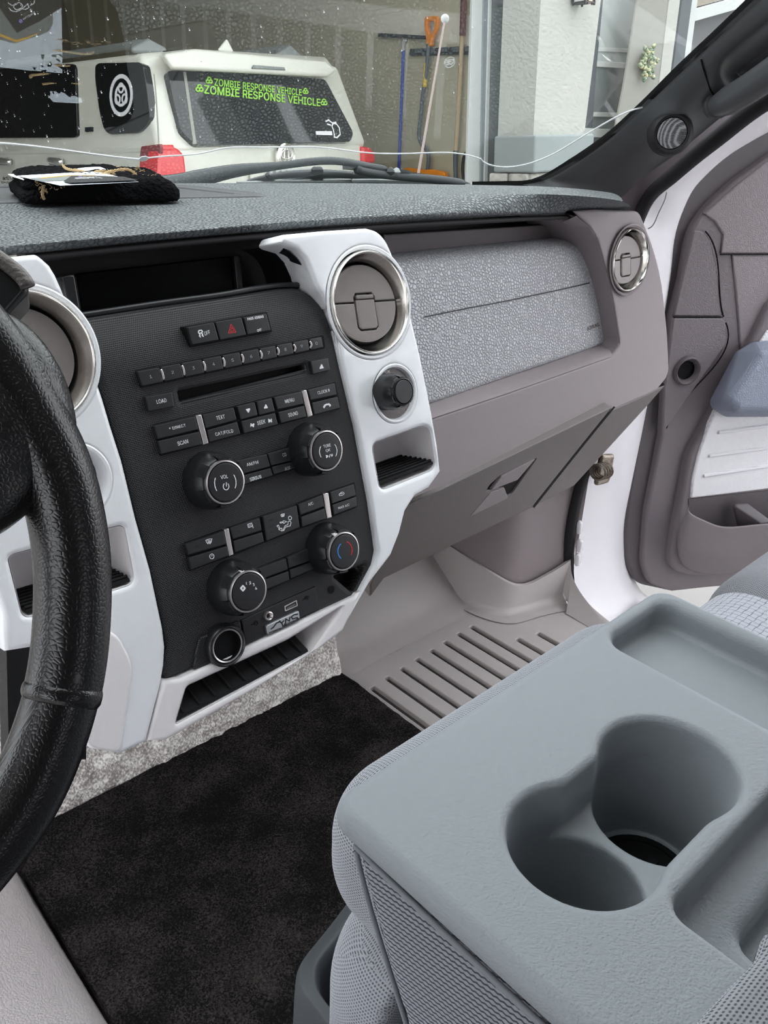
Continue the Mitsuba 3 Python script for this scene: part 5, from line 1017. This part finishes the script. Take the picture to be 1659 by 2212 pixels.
# ================================================================ folded centre armrest
ar = 'armrest_console'
meta(ar, 'folded gray center armrest with two round cup holders and a tray', 'armrest')
def arm(x, y, z):
    AT = -.360
    d = ext(rb2(x, y, .224, .576, -.34, .268, .018), z, -.3785, AT, .009)
    d = np.minimum(d, ext(rb2(x, y, .258, .447, .100, .205, .03), z, -.462, -.365, .004))
    d = np.minimum(d, ext(rb2(x, y, .29, .574, -.3, .2645, .02), z, -.425, -.365, .004))
    d = smax(d, -ext(rb2(x, y, .478, .560, -.25, .254, .016), z, -.384, 0.1, .006), .010)          # tray
    c = ext(rb2(x, y, .326, .384, .118, .187, .002), z, -.400, .1, .001)                             # neck between the cups
    for cx in (.3105, .3970): c = smin(c, np.maximum(np.hypot(x - cx, y - .1550) - .0410 - (z + .36) * .05, -.455 - z), .004)
    c = smin(c, ext(rb2(x, y, .307, .470, -.24, .104, .012), z, -.386 - .15 * np.clip(.10 - y, -.02, .02), .1, .004), .008)    # trough behind the cups
    c = smin(c, ext(rb2(x, y, .340, .600, .050, .078, .012), z, -.410, .1, .006), .010)              # cross valley
    return smax(d, -c, .0055)
am = nets(arm, (.214, -.10, -.466), (.586, .278, -.352), .0023)
add(ar + '__top_tray', am, 'armrest', True)
for cx in (.3105, .3970):
    add(ar + '__cup_floor', on(Plane((cx, .155, -.4545), (0, 0, 1)), (0, 0), lathe([(.0325, 0), (.031, .0015), (.027, .0015), (.0265, .0004), (.0004, .0004)], 40), 0), 'void', 40)
    add(ar + '__cup_floor__bar', box((cx - .016, .152, -.4542), (cx + .016, .158, -.4526)), 'rubber', False)
def cutw(x, y, z): return np.maximum(ext(rb2(x, y, .254, .577, -.5, .2675, .03), z, -.475, 0, .004), -ext(rb2(x, y, .254, .288, -.5, .098, .0), z, -.6, 0, .0))
def armf(x, y, z):
    d = rb3(x, y, z, (.2275, -.34, -.72), (.572, .262, -.368), .008)
    d = smax(d, (y - .2465 + (-z - .384) * .345) * .945, .008)
    d = smax(d, -(x - .2275 - np.maximum(0, -z - .40) * .085), .008)
    return np.maximum(d, -cutw(x, y, z))
add(ar + '__fabric_side', nets(armf, (.215, -.10, -.66), (.585, .27, -.36), .005), 'fabric_knit', True)
def armn(x, y, z): return np.maximum(rb3(x, y, z, (.237, .12, -.490), (.560, .307, -.374), .050), -cutw(x, y, z))
add(ar + '__front_roll', nets(armn, (.224, .11, -.505), (.57, .325, -.366), .0045), 'fabric', True)
q_ = [np.array(p) for p in [(.2285, .245, -.384), (.2300, .2335, -.42), (.2350, .2125, -.48), (.2410, .189, -.55), (.2470, .1645, -.62)]]
add(ar + '__piping', tube(q_, .0016, 24, 8), 'piping', True)
add(ar + '__piping', tube([np.array(p) for p in [(.2285, .246, -.3805), (.2262, .16, -.3810), (.2262, .05, -.3815), (.2262, -.08, -.382)]], .0018, 24, 8), 'piping', True)
# lower centre seat cushion with its plastic loop, driver cushion, passenger seat
def cush(x, y, z): return rb3(x, y, z, (.228, -.3, -.80), (.58, .312, -.487), .075)
add('center_seat_cushion', nets(lambda x, y, z: np.maximum(cush(x, y, z), -ext(rb2(x, y, .232, .6, -.5, .225, .01), z, -.64, 0, .004)), (.215, -.1, -.81), (.59, .33, -.475), .006), 'fabric', True)
meta('center_seat_cushion', 'gray fabric center seat cushion under the armrest', 'seat cushion')
lp = [atz(x, y, -.62) for x, y in [(768, 1930), (745, 1962), (700, 2020), (662, 2068), (651, 2100), (658, 2140), (690, 2185), (712, 2215), (745, 2240)]]
seath = 'seat_handle'
ring = sheet([[p + np.array([0, 0, -.10]) + np.array([-.004, .008, 0]) for p in lp], [p + np.array([-.002, .004, -.01]) for p in lp], lp, [p * .96 + lp[7] * .04 + np.array([.006, -.006, .003]) for p in lp], [p * .88 + lp[7] * .12 + np.array([.008, -.008, -.004]) for p in lp], [p * .86 + lp[7] * .14 + np.array([.006, -.01, -.05]) for p in lp]], 60, 40, match=True)
add(seath, ring, 'armrest_dark', True, 'dark gray plastic rim loop beside the center seat cushion', 'handle')
def dcush(x, y, z): return rb3(x, y, z, (-.32, -.3, -.74), (.222, .305, -.548), .07) + .0 * x
add('driver_seat__cushion', nets(dcush, (-.1, -.1, -.75), (.235, .32, -.54), .007), 'fabric', True)
meta('driver_seat', 'gray fabric driver seat whose cushion front shows at the bottom edge', 'car seat')
def pcush(x, y, z):
    b = (np.clip((x - 1.03) / .12, 0, 1) ** 2) * .03
    return rb3(x, y, z - b, (.60, -.35, -.80), (1.17, .385, -.545), .085)
pm = nets(pcush, (.58, -.1, -.82), (1.19, .40, -.50), .009)
add('passenger_seat__cushion', pm, 'fabric_basket', True)
pb = nets(lambda x, y, z: rb3(x, y, z, (.905, -.35, -.80), (1.185, .385, -.530), .085), (.89, -.1, -.82), (1.20, .40, -.50), .009)
add('passenger_seat__bolster', pb, 'fabric', True)
meta('passenger_seat', 'gray basket weave passenger seat cushion behind the armrest tray', 'car seat')
def bck(x, y, z): return rb3(x, y, z, (.592, -.6, -.60), (1.05, -.02, -.30), .05)
HPl = Plane(atz(1560, 2130, -.335), (0, 0, 1))
hq = [HPl.uv(x, y) for x, y in [(1659, 1985), (1640, 2050), (1560, 2130), (1470, 2230), (1700, 2400), (1900, 2100)]]
hz = HPl.o[2]
sb = HPl.mesh(prism(fillet(np.array(hq), .006), .06, .010, (), .0, 5))
add('armrest_hinge_cover', sb, 'fabric', True, 'gray fabric fold at the rear of the armrest', 'seat fabric')
# ================================================================ steering wheel and shift lever
sw = 'steering_wheel'
meta(sw, 'black leather steering wheel rim with pebbled grain', 'steering wheel')
t20 = math.radians(24)
PWh = Plane(ray(160, 1250) * .46, (0, -math.cos(t20), math.sin(t20)))
rim = [(-300, 420), (-190, 560), (-95, 680), (-18, 775), (52, 889), (110, 1000), (142, 1110), (156, 1210), (157, 1310), (150, 1410), (134, 1500), (98, 1615), (42, 1732), (-35, 1838), (-120, 1930), (-260, 2020)]
rp = smooth_path([PWh.pt(*p) for p in rim], 160)
rim_px = 70 * .46 / F * 1.02
ik = int(np.argmin([abs(p @ PWh.v - (PWh.pt(130, 1496) @ PWh.v)) for p in rp]))
add(sw + '__rim_grip', tube(rp[:ik + 1], np.linspace(.0190, .0186, ik + 1), 0, 40), 'wheel', True)
add(sw + '__rim_lower', tube(rp[ik - 1:], .0182, 0, 40), 'wheel_smooth', True)
ax_ = rp[ik + 1] - rp[ik - 1]
add(sw + '__seam', tube(rp[ik - 2:ik + 3], [.0180, .0193, .0195, .0193, .0180], 12, 40), 'wheel_smooth', True)
spk = nets(lambda u, v, w: smin(smin(np.hypot(np.hypot(np.maximum(0, np.abs(u + .09) - .09), (v - .02) * .62), w * 1.6 + .004) - .030, np.hypot(np.hypot(u - .0, (v + 0)), w) + .1, .01), rb3(u, v, w, (-.2, -.03, -.02), (-.02, .11, .012), .012), .03), (-.2, -.07, -.05), (.05, .15, .05), .004)
so_ = PWh.uv(70, 960); spk.vertices = PWh.map(np.array(spk.vertices) + [so_[0] - .004, so_[1], 0])
add(sw + '__spoke', spk, 'wheel', True)
PLv = Plane(ray(20, 620) * .50, nrm(-ray(20, 620) + np.array([0, 0, .25])))
add('shift_lever', slab(PLv, [(-90, 500), (-10, 548), (22, 572), (52, 600), (62, 618), (60, 632), (4, 692), (-90, 760)], .045, .004, .004, (), 0), 'knob', 30, 'black squared end of the column lever at the left edge', 'lever')
add('shift_lever__cap', tube([PLv.pt(x, y, .002) for x, y in [(-60, 522), (-10, 552), (22, 576), (50, 602), (60, 620)]], .004, 20, 8), 'dash_low', True)
# ================================================================ folded black towel with twine on the pad
tw = 'towel'
def tz(px, py, z=-.125): return atz(px, py, z)
ta, tb = aty(40, 425, .80), aty(396, 424, .80)
c0_, c1_ = atz(50, 436, -.122), atz(392, 428, -.122)
du = nrm(c1_ - c0_); L_ = np.linalg.norm(c1_ - c0_); dn = nrm(np.cross([0, 0, 1], du))
PT = Plane(c0_, (0, 0, 1), du)
def tow(u, v, w):
    hgt = .0195 - .006 * np.clip((u - L_ * .72) / (L_ * .28), 0, 1) ** 2 - .004 * np.clip(1 - u / .03, 0, 1)
    d = rb3(u, v, w, (0, 0, -.002), (L_, .13, .0), .0) * 0 + ext(rb2(u, v, .0, L_, .0, .13, .014), w - 0, -.004, 1, .0)
    body = np.maximum(rb2(u, v, 0, L_, .002, .13, .012), 0)
    e = rb2(u, v, .008, L_ - .006, .008, .12, .01); top = w - hgt
    dd = smax(e - .008, top, .011); dd = smax(dd, -.003 - w, .004)
    grv = np.abs(w - hgt * .52 - .002 * np.sin(u * 40)); dd = dd + .004 * np.exp(-(grv / .0022) ** 2) * np.exp(-(np.maximum(u - .03, 0) / .03) ** 2)
    return dd
tm = nets(tow, (-.012, -.008, -.006), (L_ + .012, .145, .042), .0026); V = np.array(tm.vertices)
nn = np.array(tm.vertex_normals); V = V + nn * ((meshkit.fbm(V * 420, 2, 4) - .5) * .0032 + (meshkit.noise(V * 60, 9) - .5) * .004)[:, None]
add(tw, trimesh.Trimesh(PT.map(V), tm.faces, process=False), 'terry', True, 'folded black terry towel bundle lying on the dashboard pad', 'towel')
def tp3(px, py, v=.05): q = aty(px, py, (PT.o + PT.v * v)[1]); return q
tn = 'twine'
meta(tn, 'frayed tan twine tied in a bow around the black towel', 'string')
for P, v in (([(136, 356), (140, 362), (155, 367), (175, 372), (200, 377), (218, 378)], .03), ([(92, 394), (120, 391), (150, 386), (180, 382), (205, 378), (222, 377)], .02), ([(215, 378), (235, 372), (262, 366), (275, 366), (290, 374), (300, 388), (320, 402), (338, 412)], .005), ([(200, 380), (225, 386), (260, 384), (300, 381), (322, 385)], .03), ([(180, 384), (200, 378), (222, 380), (232, 374), (220, 370), (205, 376)], .02), ([(160, 366), (185, 372), (212, 374), (240, 369)], .04), ([(210, 383), (230, 378), (252, 380), (275, 386)], .02)):
    q = smooth_path([tp3(*p, v) for p in P], 60)
    for k in range(3):
        a = np.linspace(0, 40, 60) + k * 2.094; add(tn + '__strand', tube(q + np.c_[np.cos(a), np.zeros(60), np.sin(a)] * .0008, .0008, 0, 6), 'twine', True)
P = smooth_path([tp3(*p, v) for p, v in [((118, 389), .01), ((104, 396), .004), ((94, 404), -.004), ((92, 416), -.006), ((98, 432), -.004)]], 40)
for k in range(3):
    a = np.linspace(0, 26, 40) + k * 2.094; add(tn + '__strand', tube(P + np.c_[np.cos(a), np.zeros(40), np.sin(a)] * .0008, .0008, 0, 6), 'twine', True)
fz = []
for k in range(46):
    x, y = random.choice([(random.uniform(80, 160), random.uniform(396, 434)), (random.uniform(230, 330), random.uniform(364, 390))]); q = [tp3(x, y, -.006)]
    for _ in range(6): x += random.uniform(-7, 7); y += random.uniform(-5, 5); q.append(tp3(x, min(y, 433), -.006))
    fz.append(tube(q, .00022, 14, 4, False))
add(tn + '__loose_fibers', join(*fz), 'twine', True, kind='stuff')
ZT = -.1015
def mirror(px, py, z=ZT):      # the point on the towel whose reflection in the windshield lies on this pixel
    q = wpt(px, py); n = nrm([0.77 * (q[0] - .4), 1, 1 / .6]); r = ray(px, py); d = r - 2 * (r @ n) * n
    return q + d * ((z - q[2]) / d[2])
PZ = Plane((0, 0, ZT), (0, 0, 1))
def mflat(pts, h): return PZ.mesh(prism(ccw(np.array([mirror(x, y)[:2] for x, y in pts])), .0004, 0, (), h))
gp = 'gift_packet'
meta(gp, 'flat pale gift packet with a dark printed card lying on top of the black towel', 'packet')
add(gp + '__sleeve', mflat([(-60, -70), (131, -60), (132, 12), (134, 157), (60, 151), (-60, 138)], .0004), 'paper', False)
add(gp + '__gray_print', mflat([(-60, 10), (112, 12), (113, 50), (104, 66), (85, 74), (60, 82), (30, 92), (-60, 70)], .0009), 'rail_gray', False)
add(gp + '__yellow_line', mflat([(-40, 58), (0, 71), (33, 84), (33, 89), (0, 77), (-40, 64)], .0013), 'card_yellow', False)
add(gp + '__yellow_line', mflat([(33, 84), (60, 76), (88, 65), (60, 80), (33, 89)], .0013), 'card_yellow', False)
add(gp + '__card', mflat([(-30, -25), (0, 18), (22, 50), (34, 68), (84, 42), (131, 13), (131, -60), (-30, -60)], .0018), 'card_black', False)
def mstroke(L, wd, h):
    out = []
    for a, b in zip(L[:-1], L[1:]):
        d = nrm([b[0] - a[0], b[1] - a[1]]); n = np.array([-d[1], d[0]]) * wd; a, b = np.array(a, float), np.array(b, float); out.append(mflat([a - n, b - n, b + n, a + n], h))
    return join(*out)
add(gp + '__script', join(mstroke([(16, 13), (22, 20), (32, 22), (42, 17), (46, 8), (40, 2), (30, 4), (26, 12), (32, 18), (46, 14), (58, 4)], 1.0, .0022), mstroke([(14, 2), (22, 8), (34, 6)], 1.0, .0022), mstroke([(40, 14), (52, 17), (60, 12), (56, 4)], 1.0, .0022), mstroke([(62, 8), (70, 4), (72, -4)], 1.0, .0022)), 'print_white', False)
def mtext(t, BL, BR, TL, h):
    m = meshkit.text_mesh(t, 1.0, 0.01); V = np.array(m.vertices); lo, hi = V.min(0), V.max(0); k = (V - lo) / (hi - lo)
    P = np.array([mirror(BL[0] + a * (BR[0] - BL[0]) + c * (TL[0] - BL[0]), BL[1] + a * (BR[1] - BL[1]) + c * (TL[1] - BL[1])) for a, c in k[:, :2]])
    P[:, 2] = ZT + h + k[:, 2] * .0002; return trimesh.Trimesh(P, m.faces[:, ::-1], process=False)
add(gp + '__lettering', mtext('wiqex', (48, 41), (74, 26), (44, 35), .002), 'print_white', False)
add(gp + '__lettering', mtext('wiqex', (45, 33), (70, 19), (41, 27), .002), 'rail_gray', False)
add(gp + '__dot', mflat(arcpx((42, 42), 4.2, 4.2, 0, 345, 20), .0022), 'lilac', False)
add('paper_sleeve', sheet([[tp3(16, 376, .10), tp3(60, 374, .10), tp3(110, 370, .10), tp3(160, 366, .10)], [tp3(34, 384, .05), tp3(70, 385, .05), tp3(110, 383, .05), tp3(160, 378, .05)], [tp3(62, 394, .02), tp3(80, 392, .02), tp3(110, 389, .02), tp3(150, 386, .02)]], 24, 10), 'paper', True, 'pale blue paper sleeve sticking out under the towel twine', 'paper')
add('tissue', sheet([[tp3(166, 364, .06), tp3(190, 361, .06), tp3(212, 360, .06), tp3(228, 365, .06)], [tp3(160, 372, .05), tp3(185, 370, .05), tp3(210, 369, .05), tp3(230, 371, .05)], [tp3(158, 378, .04), tp3(185, 377, .04), tp3(210, 377, .04), tp3(228, 377, .04)]], 20, 8), 'paper', True, 'small crumpled bluish tissue behind the twine bow', 'tissue')
# ================================================================ cab shell around the camera
add('ceiling_1', box((-.53, -1.31, .372), (1.30, .20, .41), .01), 'headliner', 40, 'truck headliner', None, None, 'structure')
PXl = Plane((-.49, 0, 0), (1, 0, 0), (0, -1, 0)); PXr = Plane((1.245, 0, 0), (-1, 0, 0), (0, 1, 0)); PYr = Plane((0, -1.25, 0), (0, 1, 0), (-1, 0, 0))
fr = lambda L, sg=-1: np.array([(sg * y, z) for y, z in L], float)
WR = [(-.36, -.17), (-.36, .28), (-.95, .26), (-.95, -.17)]
add('wall_driver', PXl.mesh(prism(fr([(-1.25, -1), (.80, -1), (.80, -.18), (.40, .36), (-1.25, .36)]), .04, 0, [fr([(.46, -.12), (.27, .24), (-.15, .24), (-.17, -.12)]), fr(WR)])), 'kick', False, 'driver side door panels with their window openings', None, None, 'structure')
add('wall_passenger', PXr.mesh(prism(fr([(-1.25, -1), (-.25, -1), (-.25, .36), (-1.25, .36)], 1), .04, 0, [fr(WR, 1)])), 'kick', False, 'passenger side rear door panel with its window opening', None, None, 'structure')
add('wall_rear', PYr.mesh(prism(np.array([(-1.24, -1), (.49, -1), (.49, .36), (-1.24, .36)]), .04, 0, [np.array([(-.80, .02), (.0, .02), (.0, .20), (-.80, .20)])])), 'kick', False, 'rear wall of the cab with its window opening', None, None, 'structure')
PXl2 = np.array([(.97, -.18), (.97, .29), (.34, .29), (.34, -.18)])
add('wall_driver__tinted_pane', PXl.mesh(prism(PXl2, .004, 0, (), -.02)), 'suv_side_glass', False)
add('wall_passenger__tinted_pane', PXr.mesh(prism(np.array([(-.97, -.18), (-.97, .29), (-.34, .29), (-.34, -.18)]), .004, 0, (), -.02)), 'suv_side_glass', False)
add('driver_seat__backrest', box((-.28, -.62, -.60), (.20, -.44, .02), .05), 'fabric', 50)
add('driver_seat__headrest', box((-.16, -.60, .06), (.10, -.48, .24), .04), 'fabric', 50)
add('passenger_seat__backrest', box((.62, -.62, -.60), (1.12, -.44, .02), .05), 'fabric', 50)
